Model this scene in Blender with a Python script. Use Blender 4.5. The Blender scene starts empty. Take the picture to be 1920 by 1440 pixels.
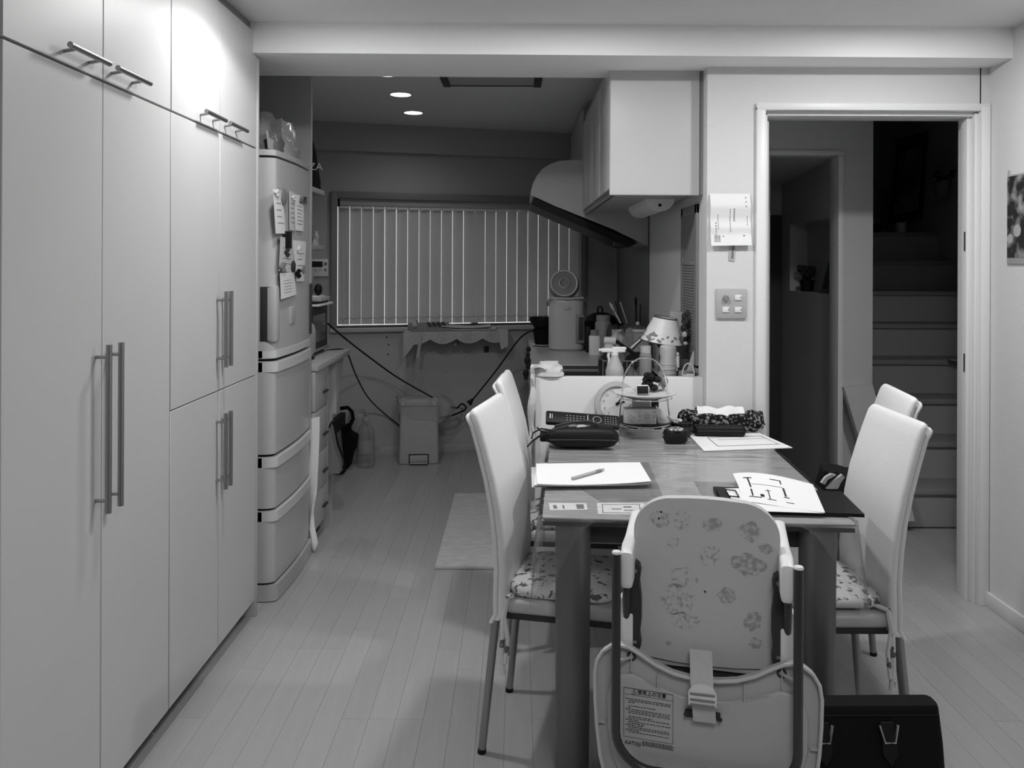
import bpy, bmesh, math, random
from mathutils import Vector, Matrix, Euler
random.seed(7)
S = bpy.context.scene
COL = S.collection
# ------------------------------------------------------------------ camera, world, lights, exposure
H, F, U0, V0, RHO = 1.40, 1550.0, 971.0, 494.0, 0.004
cd = bpy.data.cameras.new('camera'); cam = bpy.data.objects.new('camera', cd); COL.objects.link(cam)
cd.sensor_width = 36; cd.lens = F / 1920 * 36
cd.shift_x = -(U0 - 960) / 1920; cd.shift_y = -(720 - V0) / 1920
cam.matrix_world = Matrix.Translation((0, 0, H)) @ Matrix.Rotation(math.pi / 2, 4, 'X') @ Matrix.Rotation(RHO, 4, 'Z')
cd.clip_start = .02
S.camera = cam
S.view_settings.view_transform = 'Standard'; S.view_settings.look = 'None'
S.view_settings.gamma = 1; S.view_settings.exposure = 0.0; S.view_settings.use_curve_mapping = False
try:
    S.cycles.use_denoising = True
    S.cycles.sample_clamp_indirect = 6
except Exception: pass
W = bpy.data.worlds.new('daylight'); S.world = W; W.use_nodes = True
W.node_tree.nodes['Background'].inputs[0].default_value = (1, 1, 1, 1)
W.node_tree.nodes['Background'].inputs[1].default_value = 1.3
def lamp(name, typ, loc, power, **k):
    d = bpy.data.lights.new(name, typ); d.energy = power
    o = bpy.data.objects.new(name, d); COL.objects.link(o); o.location = loc
    for a, v in k.items(): setattr(d, a, v)
    return o
DISK = dict(shape='DISK', size=.12)
lamp('downlight_glow', 'AREA', (-.66, 2.66, 2.325), 5.5, **DISK)
lamp('downlight_beam', 'SPOT', (-.66, 2.66, 2.32), 19, spot_size=math.radians(150), spot_blend=.2, shadow_soft_size=.05)
lamp('downlight_glow', 'AREA', (.22, 2.58, 2.325), 12, **DISK)
lamp('downlight_glow', 'AREA', (1.40, 2.62, 2.325), 13.5, **DISK)
lamp('fill_light', 'AREA', (.35, .1, 2.25), 20, shape='DISK', size=.9)  # added broad fill above the camera, no fixture, lifts room and hall
for y_ in (4.40, 4.89, 5.48):
    lamp('kitchen_downlight_beam', 'SPOT', (-.70, y_, 2.37), 3.6, spot_size=math.radians(155), spot_blend=.8, shadow_soft_size=.05)
# ------------------------------------------------------------------ projection helpers (photo pixel -> point in the room)
def _d(u, v):
    a, b = u - U0, v - V0
    c, s = math.cos(RHO), math.sin(RHO)
    return (a * c + b * s) / F, (b * c - a * s) / F
def PD(u, v, D):
    a, b = _d(u, v); return Vector((a * D, D, H - b * D))
def PZ(u, v, z):
    a, b = _d(u, v); D = (H - z) / b; return Vector((a * D, D, z))
def PX(u, v, X):
    a, b = _d(u, v); D = X / a; return Vector((X, D, H - b * D))
WX, WY0, WM = 0.0, 6.28, 0.28           # kitchen back wall: Y = 6.28 + .28 X
def PB(u, v, off=0.0):
    a, b = _d(u, v); D = (WY0 - off) / (1 - WM * a); return Vector((a * D, D, H - b * D))
# ------------------------------------------------------------------ materials
MC = {}
def mat(name, g, rough=.5, spec=.4, metal=0, var=0, vs=6, bump=0, bs=60, coat=0, emit=0, stretch=None, objvar=0, contrast=None):
    m = bpy.data.materials.new(name); m.use_nodes = True
    nt = m.node_tree; N = nt.nodes; L = nt.links
    p = N['Principled BSDF']
    p.inputs['Base Color'].default_value = (g, g, g, 1)
    p.inputs['Roughness'].default_value = rough
    p.inputs['Specular IOR Level'].default_value = spec
    p.inputs['Metallic'].default_value = metal
    p.inputs['Coat Weight'].default_value = coat
    p.inputs['Coat Roughness'].default_value = .08
    if emit:
        p.inputs['Emission Color'].default_value = (1, 1, 1, 1); p.inputs['Emission Strength'].default_value = emit
    tc = N.new('ShaderNodeTexCoord'); mp = N.new('ShaderNodeMapping')
    L.new(tc.outputs['Object'], mp.inputs[0])
    if stretch: mp.inputs['Scale'].default_value = stretch
    if var or contrast:
        n = N.new('ShaderNodeTexNoise'); n.inputs['Scale'].default_value = vs; n.inputs['Detail'].default_value = 4
        L.new(mp.outputs[0], n.inputs['Vector'])
        r = N.new('ShaderNodeMapRange')
        if contrast:
            r.inputs[1].default_value, r.inputs[2].default_value = contrast[0], contrast[1]
            r.inputs[3].default_value, r.inputs[4].default_value = contrast[2], contrast[3]
        else:
            r.inputs[1].default_value, r.inputs[2].default_value = .25, .75
            r.inputs[3].default_value, r.inputs[4].default_value = g * (1 - var), g * (1 + var)
        L.new(n.outputs[0], r.inputs[0])
        src = r.outputs[0]
        if objvar:
            oi = N.new('ShaderNodeObjectInfo'); r2 = N.new('ShaderNodeMapRange')
            r2.inputs[3].default_value, r2.inputs[4].default_value = 1 - objvar, 1 + objvar
            L.new(oi.outputs['Random'], r2.inputs[0])
            mu = N.new('ShaderNodeMath'); mu.operation = 'MULTIPLY'
            L.new(src, mu.inputs[0]); L.new(r2.outputs[0], mu.inputs[1]); src = mu.outputs[0]
        L.new(src, p.inputs['Base Color'])
    if bump:
        n2 = N.new('ShaderNodeTexNoise'); n2.inputs['Scale'].default_value = bs; n2.inputs['Detail'].default_value = 3
        L.new(mp.outputs[0], n2.inputs['Vector'])
        b = N.new('ShaderNodeBump'); b.inputs['Strength'].default_value = bump; b.inputs['Distance'].default_value = .01
        L.new(n2.outputs[0], b.inputs['Height']); L.new(b.outputs[0], p.inputs['Normal'])
    return m
def clear(name, tint=.95, ior=1.45, rough=.06, bump=0, bs=10, stretch=None, base=0):
    m = bpy.data.materials.new(name); m.use_nodes = True
    nt = m.node_tree; N = nt.nodes; L = nt.links
    for n in list(N):
        if n.type == 'BSDF_PRINCIPLED': N.remove(n)
    out = [n for n in N if n.type == 'OUTPUT_MATERIAL'][0]
    t = N.new('ShaderNodeBsdfTransparent'); t.inputs[0].default_value = (tint, tint, tint, 1)
    g = N.new('ShaderNodeBsdfGlossy'); g.inputs['Roughness'].default_value = rough
    f0 = ((ior - 1) / (ior + 1)) ** 2
    lw = N.new('ShaderNodeLayerWeight'); lw.inputs[0].default_value = .5
    pw = N.new('ShaderNodeMath'); pw.operation = 'POWER'; pw.inputs[1].default_value = 4.0
    f = N.new('ShaderNodeMath'); f.operation = 'MULTIPLY_ADD'; f.inputs[1].default_value = .9; f.inputs[2].default_value = f0
    L.new(lw.outputs['Facing'], pw.inputs[0]); L.new(pw.outputs[0], f.inputs[0])
    mx = N.new('ShaderNodeMixShader')
    first = t.outputs[0]
    if base:
        d = N.new('ShaderNodeBsdfDiffuse'); d.inputs[0].default_value = (.8, .8, .8, 1)
        m2 = N.new('ShaderNodeMixShader'); m2.inputs[0].default_value = base
        L.new(t.outputs[0], m2.inputs[1]); L.new(d.outputs[0], m2.inputs[2]); first = m2.outputs[0]
    L.new(f.outputs[0], mx.inputs[0]); L.new(first, mx.inputs[1]); L.new(g.outputs[0], mx.inputs[2])
    L.new(mx.outputs[0], out.inputs[0])
    if bump:
        tc = N.new('ShaderNodeTexCoord'); mp = N.new('ShaderNodeMapping'); L.new(tc.outputs['Object'], mp.inputs[0])
        if stretch: mp.inputs['Scale'].default_value = stretch
        n2 = N.new('ShaderNodeTexNoise'); n2.inputs['Scale'].default_value = bs; n2.inputs['Detail'].default_value = 2
        L.new(mp.outputs[0], n2.inputs['Vector'])
        b = N.new('ShaderNodeBump'); b.inputs['Strength'].default_value = bump; b.inputs['Distance'].default_value = .02
        L.new(n2.outputs[0], b.inputs['Height']); L.new(b.outputs[0], g.inputs['Normal']); L.new(b.outputs[0], lw.inputs['Normal'])
    return m
M = {}
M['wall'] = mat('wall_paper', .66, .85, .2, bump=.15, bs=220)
M['ceil'] = mat('ceiling_paper', .72, .9, .15, bump=.1, bs=200)
M['kceil'] = mat('kitchen_ceiling_paper', .72, .9, .15, bump=.1, bs=200)
M['kside'] = mat('kitchen_side_wall', .10, .6, .3, bump=.1, bs=200)
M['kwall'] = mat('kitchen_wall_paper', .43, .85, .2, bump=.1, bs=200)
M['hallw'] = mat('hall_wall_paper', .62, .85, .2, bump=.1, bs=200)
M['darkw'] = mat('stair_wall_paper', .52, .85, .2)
M['beamp'] = mat('beam_paint', .88, .85, .2, bump=.12, bs=220)
M['trim'] = mat('painted_trim', .74, .4, .4)
M['subfloor'] = mat('subfloor', .12, .7)
M['plank'] = mat('floor_plank', .405, .32, .45, var=.05, vs=5, stretch=(9, .8, 1), objvar=.035, bump=.02, bs=20)
M['cab'] = mat('cabinet_laminate', .53, .42, .4, var=.02, vs=3)
M['cabin'] = mat('cabinet_carcass', .07, .6)
M['kick'] = mat('toe_kick', .13, .5)
M['steel'] = mat('brushed_steel', .34, .32, .5, metal=.9)
M['chrome'] = mat('chrome', .75, .12, .5, metal=1)
M['fridge'] = mat('fridge_enamel', .46, .33, .5)
M['fridgel'] = mat('fridge_lip', .60, .35, .5)
M['black'] = mat('black_plastic', .008, .5, .22)
M['blackm'] = mat('black_matte', .007, .8, .12)
M['dark'] = mat('dark_grey', .04, .55, .25)
M['mid'] = mat('mid_grey', .22, .55)
M['lgrey'] = mat('light_grey', .42, .5)
M['greybag'] = mat('grey_bag', .13, .6, .3, var=.25, vs=12, bump=.4, bs=14)
M['white'] = mat('white_plastic', .75, .4, .4)
M['paper'] = mat('white_paper', .76, .8, .2)
M['paperg'] = mat('grey_paper', .55, .8, .2, var=.06, vs=30)
M['ink'] = mat('printed_ink', .03, .8, .1)
M['inkg'] = mat('grey_ink', .22, .8, .1)
M['leather'] = mat('white_leather', .74, .42, .35, bump=.06, bs=180)
M['seatm'] = mat('seat_leather', .50, .5, .3, bump=.06, bs=180)
M['leg'] = mat('chair_leg_metal', .30, .38, .5, metal=.6)
M['tleg'] = mat('table_leg_metal', .16, .42, .4, metal=.55)
M['ttop'] = mat('table_top', .40, .35, .4, var=.07, vs=4)
M['tedge'] = mat('table_edge', .04, .2, .5)
M['vinyl'] = clear('clear_vinyl', .97, 1.48, .13, bump=.32, bs=3.0, stretch=(1, 5, 1))
M['drape'] = clear('clear_vinyl_drape', .93, 1.5, .09, bump=.5, bs=9, base=.05)
M['glass'] = clear('window_glass', .96, 1.45, .02)
M['bottle'] = clear('clear_bottle', .90, 1.45, .05, base=.10)
M['greyglass'] = clear('grey_glass', .45, 1.45, .08, base=.12)
M['bag'] = clear('thin_plastic_bag', .85, 1.35, .2, bump=.5, bs=30, base=.22)
M['hc'] = mat('high_chair_shell', .56, .45, .35)
M['hctray'] = mat('high_chair_tray', .46, .45, .35)
M['hcl'] = mat('high_chair_white', .78, .35, .4)
M['hctube'] = mat('high_chair_tube', .035, .3, .5)
M['stain'] = mat('sticker_residue', .3, .8, .1, vs=90, contrast=(.42, .62, .34, .55))
M['stain2'] = mat('sticker_residue_faint', .3, .8, .1, vs=120, contrast=(.36, .50, .36, .56))
M['floral'] = mat('floral_cloth', .5, .9, .1, vs=40, contrast=(.405, .435, .14, .66), bump=.1)
M['floraldk'] = mat('dark_floral_cloth', .1, .9, .1, vs=80, contrast=(.52, .58, .012, .25))
M['cloth'] = mat('light_cloth', .62, .95, .1, var=.08, vs=20, bump=.3, bs=40)
M['lace'] = mat('lace_cloth', .44, .95, .1, var=.12, vs=60, bump=.2)
M['rug'] = mat('kitchen_mat', .55, .95, .1, var=.14, vs=14, stretch=(1, 3, 1), bump=.3, bs=90)
M['slat'] = mat('blind_slat', .66, .8, .2, var=.03, vs=40)
M['hood'] = mat('hood_enamel', .46, .4, .4)
M['worktop'] = mat('worktop', .40, .3, .5)
M['tile'] = mat('dark_tile', .10, .5)
M['sink'] = mat('sink_steel', .10, .35, .5, metal=.5)
M['foil'] = mat('foil_pack', .6, .2, .6, metal=.5, bump=.6, bs=25)
M['stair'] = mat('stair_riser', .40, .6, .3)
M['tread'] = mat('stair_tread', .30, .5, .3)
M['glow'] = mat('lamp_disc', .9, .5, emit=6)
M['photo1'] = mat('photo_print', .2, .3, .5, vs=18, contrast=(.46, .72, .02, .40))
M['leaf'] = mat('leaves', .04, .7, .3, var=.6, vs=30)
M['wood'] = mat('wood_spoon', .42, .6)
M['boxp'] = mat('printed_carton', .5, .6, .3, vs=26, contrast=(.42, .56, .22, .66))
M['strap'] = mat('webbing_strap', .52, .8, .2, var=.05, vs=60)
M['picture'] = mat('dim_picture', .05, .5, .3, vs=7, contrast=(.4, .6, .03, .16))
def slat_translucent():
    m = M['slat']; nt = m.node_tree; N = nt.nodes; L = nt.links
    out = [n for n in N if n.type == 'OUTPUT_MATERIAL'][0]; p = N['Principled BSDF']
    t = N.new('ShaderNodeBsdfTranslucent'); t.inputs[0].default_value = (.5, .5, .5, 1)
    mx = N.new('ShaderNodeMixShader'); mx.inputs[0].default_value = .22
    L.new(p.outputs[0], mx.inputs[1]); L.new(t.outputs[0], mx.inputs[2]); L.new(mx.outputs[0], out.inputs[0])
slat_translucent()
# ------------------------------------------------------------------ mesh builder
class B:
    def __init__(s): s.bm = bmesh.new()
    def _new(s, n0): s.bm.verts.ensure_lookup_table(); return s.bm.verts[n0:]
    def poly(s, vs, faces):
        V = [s.bm.verts.new(v) for v in vs]
        for f in faces:
            try: s.bm.faces.new([V[i] for i in f])
            except ValueError: pass
        return V
    def box(s, x0, x1, y0, y1, z0, z1, bev=0, seg=2, xf=None):
        x0, x1 = min(x0, x1), max(x0, x1); y0, y1 = min(y0, y1), max(y0, y1); z0, z1 = min(z0, z1), max(z0, z1)
        V = s.poly([(x0,y0,z0),(x1,y0,z0),(x1,y1,z0),(x0,y1,z0),(x0,y0,z1),(x1,y0,z1),(x1,y1,z1),(x0,y1,z1)],
                   [(0,3,2,1),(4,5,6,7),(0,1,5,4),(1,2,6,5),(2,3,7,6),(3,0,4,7)])
        if bev:
            E = list({e for v in V for e in v.link_edges})
            r = bmesh.ops.bevel(s.bm, geom=E, offset=bev, segments=seg, profile=.5, affect='EDGES')
            V = list({v for v in r['verts']} | {v for v in V if v.is_valid})
        if xf is not None:
            for v in V: v.co = xf @ v.co
        return V
    def tube(s, pts, r, n=8, closed=False, cap=True):
        pts = [Vector(p) for p in pts]; k = len(pts)
        R = r if isinstance(r, (list, tuple)) else [r] * k
        T = []
        for i in range(k):
            a = pts[(i - 1) % k] if (closed or i) else pts[0]
            b = pts[(i + 1) % k] if (closed or i < k - 1) else pts[-1]
            T.append((b - a).normalized())
        up = Vector((0, 0, 1)) if abs(T[0].z) < .9 else Vector((1, 0, 0))
        nrm = (up - T[0] * up.dot(T[0])).normalized()
        rings = []
        for i in range(k):
            nrm = (nrm - T[i] * nrm.dot(T[i]))
            nrm = nrm.normalized() if nrm.length > 1e-6 else Vector((1, 0, 0))
            bi = T[i].cross(nrm)
            rings.append([s.bm.verts.new(pts[i] + (nrm * math.cos(2*math.pi*j/n) + bi * math.sin(2*math.pi*j/n)) * R[i]) for j in range(n)])
        m = k if closed else k - 1
        for i in range(m):
            A, C = rings[i], rings[(i + 1) % k]
            for j in range(n): s.bm.faces.new((A[j], A[(j+1) % n], C[(j+1) % n], C[j]))
        if cap and not closed:
            s.bm.faces.new(rings[0][::-1]); s.bm.faces.new(rings[-1])
        return [v for q in rings for v in q]
    def cyl(s, a, b, r, r2=None, n=16): return s.tube([a, b], [r, r if r2 is None else r2], n)
    def lathe(s, prof, c=(0, 0, 0), n=24, xf=None):
        c = Vector(c); rings = []; out = []
        for r, z in prof:
            if r < 1e-6: q = [s.bm.verts.new(c + Vector((0, 0, z)))]
            else: q = [s.bm.verts.new(c + Vector((r*math.cos(2*math.pi*j/n), r*math.sin(2*math.pi*j/n), z))) for j in range(n)]
            rings.append(q); out += q
        for A, C in zip(rings, rings[1:]):
            for j in range(n):
                k = (j + 1) % n
                if len(A) == 1 and len(C) == 1: continue
                if len(A) == 1: s.bm.faces.new((A[0], C[k], C[j]))
                elif len(C) == 1: s.bm.faces.new((A[j], A[k], C[0]))
                else: s.bm.faces.new((A[j], A[k], C[k], C[j]))
        if xf is not None:
            for v in out: v.co = xf @ v.co
        return out
    def prism(s, poly, fn, t0, t1):
        n = len(poly)
        A = [s.bm.verts.new(fn(a, b, t0)) for a, b in poly]; C = [s.bm.verts.new(fn(a, b, t1)) for a, b in poly]
        s.bm.faces.new(A[::-1]); s.bm.faces.new(C)
        for i in range(n): s.bm.faces.new((A[i], A[(i+1) % n], C[(i+1) % n], C[i]))
        return A + C
    def grid(s, fn, nu, nv, th=0.0):
        P = [[Vector(fn(i / nu, j / nv)) for j in range(nv + 1)] for i in range(nu + 1)]
        def nrm(i, j):
            a = P[min(i+1, nu)][j] - P[max(i-1, 0)][j]; b = P[i][min(j+1, nv)] - P[i][max(j-1, 0)]
            c = a.cross(b); return c.normalized() if c.length > 1e-9 else Vector((0, 0, 1))
        mi, mj = nu // 2, nv // 2
        if nrm(mi, mj).dot(Vector((0, 0, H)) - P[mi][mj]) < 0: th = -th
        T = [[s.bm.verts.new(P[i][j]) for j in range(nv + 1)] for i in range(nu + 1)]
        out = [v for r in T for v in r]
        for i in range(nu):
            for j in range(nv): s.bm.faces.new((T[i][j], T[i+1][j], T[i+1][j+1], T[i][j+1]))
        if th:
            Q = [[s.bm.verts.new(P[i][j] - nrm(i, j) * th) for j in range(nv + 1)] for i in range(nu + 1)]
            out += [v for r in Q for v in r]
            for i in range(nu):
                for j in range(nv): s.bm.faces.new((Q[i][j], Q[i][j+1], Q[i+1][j+1], Q[i+1][j]))
            rim = [(i, 0) for i in range(nu)] + [(nu, j) for j in range(nv)] + [(i, nv) for i in range(nu, 0, -1)] + [(0, j) for j in range(nv, 0, -1)]
            for a, b in zip(rim, rim[1:] + rim[:1]):
                s.bm.faces.new((T[a[0]][a[1]], Q[a[0]][a[1]], Q[b[0]][b[1]], T[b[0]][b[1]]))
        return out
    def loft(s, rings, cap=True):
        R = [[s.bm.verts.new(p) for p in q] for q in rings]; n = len(R[0])
        for A, C in zip(R, R[1:]):
            for j in range(n): s.bm.faces.new((A[j], A[(j+1) % n], C[(j+1) % n], C[j]))
        if cap: s.bm.faces.new(R[0][::-1]); s.bm.faces.new(R[-1])
        return [v for q in R for v in q]
    def ball(s, c, rx, ry=None, rz=None, n=12):
        ry = ry or rx; rz = rz or rx; c = Vector(c); m = max(4, n // 2)
        V = s.lathe([(math.sin(math.pi*i/m), -math.cos(math.pi*i/m)) for i in range(m + 1)], n=n)
        for v in V: v.co = c + Vector((v.co.x*rx, v.co.y*ry, v.co.z*rz))
        return V
def rrect(w, h, r, n=4, cx=0, cy=0):
    out = []
    for sx, sy, a0 in ((1, 1, 0), (-1, 1, 90), (-1, -1, 180), (1, -1, 270)):
        for i in range(n + 1):
            a = math.radians(a0 + 90 * i / n)
            out.append((cx + sx*(w/2 - r) + r*math.cos(a), cy + sy*(h/2 - r) + r*math.sin(a)))
    return out
XY = lambda a, b, t: Vector((a, b, t))
XZ = lambda a, b, t: Vector((a, t, b))
YZ = lambda a, b, t: Vector((t, a, b))
def ob(name, b, m, parent=None, w=False, sharp=38):
    bm = b.bm
    if w and parent is not None:
        bm.transform((Matrix.Translation(parent.location) @ parent.rotation_euler.to_matrix().to_4x4()).inverted())
    bmesh.ops.recalc_face_normals(bm, faces=bm.faces)
    me = bpy.data.meshes.new(name)
    ca = math.radians(sharp)
    for e in bm.edges:
        if len(e.link_faces) == 2 and e.calc_face_angle(0) > ca: e.smooth = False
    for f in bm.faces: f.smooth = True
    bm.to_mesh(me); bm.free()
    me.materials.append(M[m] if isinstance(m, str) else m)
    o = bpy.data.objects.new(name, me); COL.objects.link(o)
    if parent is not None: o.parent = parent
    return o
def tag(o, label, cat, group=None):
    o['label'] = label; o['category'] = cat
    if group: o['group'] = group
    return o
def thing(name, label, cat, loc=(0, 0, 0), rotz=0, group=None):
    o = bpy.data.objects.new(name, None); COL.objects.link(o); o.empty_display_size = .05
    o.location = loc; o.rotation_euler = (0, 0, rotz)
    return tag(o, label, cat, group)
def struct(name, b, m, parent=None):
    o = ob(name, b, m, parent)
    if parent is None: o['kind'] = 'structure'
    return o
def sempty(name, loc=(0, 0, 0), rotz=0):
    o = bpy.data.objects.new(name, None); COL.objects.link(o); o.location = loc; o.rotation_euler = (0, 0, rotz); o['kind'] = 'structure'
    return o
def copy_tree(o, parent=None):
    c = o.copy(); COL.objects.link(c)
    if parent is not None: c.parent = parent
    for ch in o.children: copy_tree(ch, c)
    return c
def text(s, size, m, parent, X, name='lettering', w=True, ext=.0004, align='CENTER'):
    cu = bpy.data.curves.new('t', 'FONT'); cu.body = s; cu.size = size; cu.extrude = ext; cu.align_x = align; cu.align_y = 'CENTER'
    cu.resolution_u = 2
    t = bpy.data.objects.new('t', cu); COL.objects.link(t)
    me = bpy.data.meshes.new_from_object(t.evaluated_get(bpy.context.evaluated_depsgraph_get()))
    bpy.data.objects.remove(t); bpy.data.curves.remove(cu)
    me.transform(X)
    if w and parent is not None:
        me.transform((Matrix.Translation(parent.location) @ parent.rotation_euler.to_matrix().to_4x4()).inverted())
    me.materials.clear(); me.materials.append(M[m])
    o = bpy.data.objects.new(name, me); COL.objects.link(o); o.parent = parent
    return o
def frame(origin, ex, ey):
    ex = Vector(ex).normalized(); ey = Vector(ey); ey = (ey - ex * ey.dot(ex)).normalized(); ez = ex.cross(ey)
    m = Matrix((ex, ey, ez)).transposed().to_4x4(); m.translation = Vector(origin); return m
def quadfn(TL, TR, BR, BL, bow=0.0, n=Vector((0, 0, 1))):
    TL, TR, BR, BL = map(Vector, (TL, TR, BR, BL))
    def f(u, v):
        p = (TL*(1-u) + TR*u)*(1-v) + (BL*(1-u) + BR*u)*v
        return p + n * (bow * 4 * u * (1-u))
    return f
def decal(b, fn, u0, u1, v0, v1, off, n=2):
    f = lambda u, v: Vector(fn(u0 + (u1-u0)*u, v0 + (v1-v0)*v)) + off
    b.grid(f, n, n)
# ------------------------------------------------------------------ SETTING
ZC, ZK, ZS = 2.335, 2.40, 2.215
b = B(); b.box(-1.75, 3.15, -2.6, 7.1, -.06, -.004)
floor = struct('floor', b, 'subfloor')
pb = B(); pb.box(-.0414, .0414, 0, .9088, -.006, 0)
V = [v for v in pb.bm.verts]
pm = ob('plank', pb, 'plank', floor).data
bpy.data.objects.remove([o for o in floor.children][0])
def lay(k, y0, y1, phase):
    y = y0 - phase
    while y < y1:
        a, c = max(y, y0), min(y + .9095, y1)
        if c - a > .03:
            o = bpy.data.objects.new('plank', pm); COL.objects.link(o); o.parent = floor
            o.location = (-.2435 + k * .0835, a, 0); o.scale = (1, (c - a) / .9095, 1)
        y += .9095
for k in range(-10, 27):
    x = -.2435 + k * .0835
    ph = (.03 if (k // 4) % 2 else .48) + random.choice((0, 0, .3, .15))
    if x < .1: lay(k, .75, WY0 + WM*x + .02, ph % .9)
    elif x < 1.93: lay(k, .75, 3.46 if x < .95 else 4.39, ph % .9)
for k in range(-16, -10): lay(k, 4.40, WY0 + WM*(-.2435 + k*.0835) + .02, random.random() * .9)
for k in range(27, 39): lay(k, 3.6, 4.39, random.random() * .9)
# side walls
b = B(); b.box(-1.75, -1.65, -2.6, 6.2, -.06, 2.5); struct('wall_left', b, 'kwall')
b = B(); b.box(1.943, 2.03, -2.6, 3.53, -.06, 2.5); struct('wall_right', b, 'wall')
b = B(); b.box(-1.75, 2.03, -2.7, -2.6, -.06, 2.5); struct('wall_rear', b, 'wall')
# wall with the door
b = B()
b.box(.78, 1.0, 3.414, 3.535, -.004, 2.335); b.box(1.0, 1.91, 3.414, 3.535, 2.05, 2.335); b.box(1.905, 1.943, 3.414, 3.535, -.004, 2.335)
struct('wall_front', b, 'wall')
b = B()
b.prism([(-1.7, 3.205), (1.943, 3.25), (1.943, 3.42), (.80, 3.42), (.80, 3.63), (-1.7, 3.60)], XY, ZS, 2.45); struct('trim_1', b, 'beamp')
b = B(); b.box(-1.75, 2.03, -2.6, 3.25, ZC, ZC + .1); struct('ceiling', b, 'ceil')
b = B(); b.box(-1.75, .9, 3.4, 6.8, ZK, ZK + .1); struct('ceiling.001', b, 'kceil')
b = B(); b.box(1.928, 1.943, .4, 3.395, 0, .06, .003); struct('baseboard_right', b, 'trim')
b = B(); b.box(.785, .975, 3.402, 3.414, 0, .06, .003); struct('baseboard_front', b, 'trim')
# door frame
D1 = sempty('door_1', (0, 0, 0))
b = B()
b.box(.980, 1.018, 3.396, 3.55, 0, 2.05, .003); b.box(1.018, 1.034, 3.43, 3.55, 0, 2.03, .002); struct('jamb', b, 'trim', D1)
b = B()
b.box(1.902, 1.940, 3.394, 3.55, 0, 2.05, .003); b.box(1.888, 1.902, 3.42, 3.55, 0, 2.03, .002); b.box(1.872, 1.888, 3.45, 3.50, 0, 2.03, .002); struct('jamb', b, 'trim', D1)
b = B()
b.box(.980, 1.940, 3.395, 3.55, 2.035, 2.065, .003); b.box(1.0, 1.92, 3.43, 3.55, 2.018, 2.035, .002); struct('head', b, 'trim', D1)
b = B(); b.box(1.034, 1.05, 3.462, 3.505, .002, 2.0, .002); sd = struct('sliding_panel', b, 'cab', D1)
b = B(); b.box(1.029, 1.0345, 3.4575, 3.4615, 1.80, 1.855, .001); b.box(1.029, 1.0345, 3.4575, 3.4615, 1.045, 1.095, .001); struct('latch_plate', b, 'steel', D1)
b = B(); b.box(1.8695, 1.8725, 3.458, 3.466, 1.46, 1.54); b.box(1.8695, 1.8725, 3.458, 3.466, .955, 1.03); struct('latch_slot', b, 'dark', D1)
# low partition between table and kitchen counter
YP = 3.47
b = B(); b.box(.076, .78, YP, YP + .055, -.004, .923, .004); struct('trim_2', b, 'trim')
# kitchen shell
b = B(); b.box(.78, .86, 3.535, 6.6, -.06, 2.5); struct('wall_kitchen_right', b, 'wall')
b = B(); b.box(.774, .7805, 4.9, 6.45, .85, 2.0); struct('trim_3', b, 'tile')
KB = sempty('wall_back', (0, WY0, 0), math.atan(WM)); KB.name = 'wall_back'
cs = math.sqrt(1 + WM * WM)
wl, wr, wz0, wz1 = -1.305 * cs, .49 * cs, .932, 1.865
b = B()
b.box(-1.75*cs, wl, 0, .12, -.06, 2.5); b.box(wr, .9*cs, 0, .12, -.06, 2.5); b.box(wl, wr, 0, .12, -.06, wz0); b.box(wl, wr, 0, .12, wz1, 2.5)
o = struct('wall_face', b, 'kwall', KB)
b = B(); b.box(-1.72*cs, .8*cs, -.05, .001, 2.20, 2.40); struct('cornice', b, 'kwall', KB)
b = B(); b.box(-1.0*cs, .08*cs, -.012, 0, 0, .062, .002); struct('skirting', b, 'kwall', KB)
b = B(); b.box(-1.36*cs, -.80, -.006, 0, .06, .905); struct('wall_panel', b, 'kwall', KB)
for z_, x_ in ((.86, -.99), (.805, -.975), (.735, -.98)):
    b = B(); b.cyl((x_, -.0085, z_), (x_, -.005, z_), .006, n=10); struct('screw_cap', b, 'dark', KB)
KWN = sempty('window_1', (0, WY0, 0), math.atan(WM))
b = B()
for x0, x1, z0, z1 in ((wl-.035, wl+.012, wz0-.03, wz1+.045), (wr-.012, wr+.035, wz0-.03, wz1+.045), (wl, wr, wz1-.005, wz1+.045)):
    b.box(x0, x1, -.03, .11, z0, z1, .003)
struct('window_frame', b, 'mid', KWN)
b = B(); b.box(wl-.04, wr+.04, -.045, .11, wz0-.03, wz0, .003); struct('window_sill', b, 'lgrey', KWN)
b = B(); b.box(wl, wr, .098, .104, wz0, wz1); struct('window_pane', b, 'glass', KWN)
b = B(); b.box(-.34, -.29, .085, .118, wz0, wz1); b.box(wl, wr, .085, .118, wz0, wz0+.012); struct('window_mullion', b, 'steel', KWN)
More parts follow.
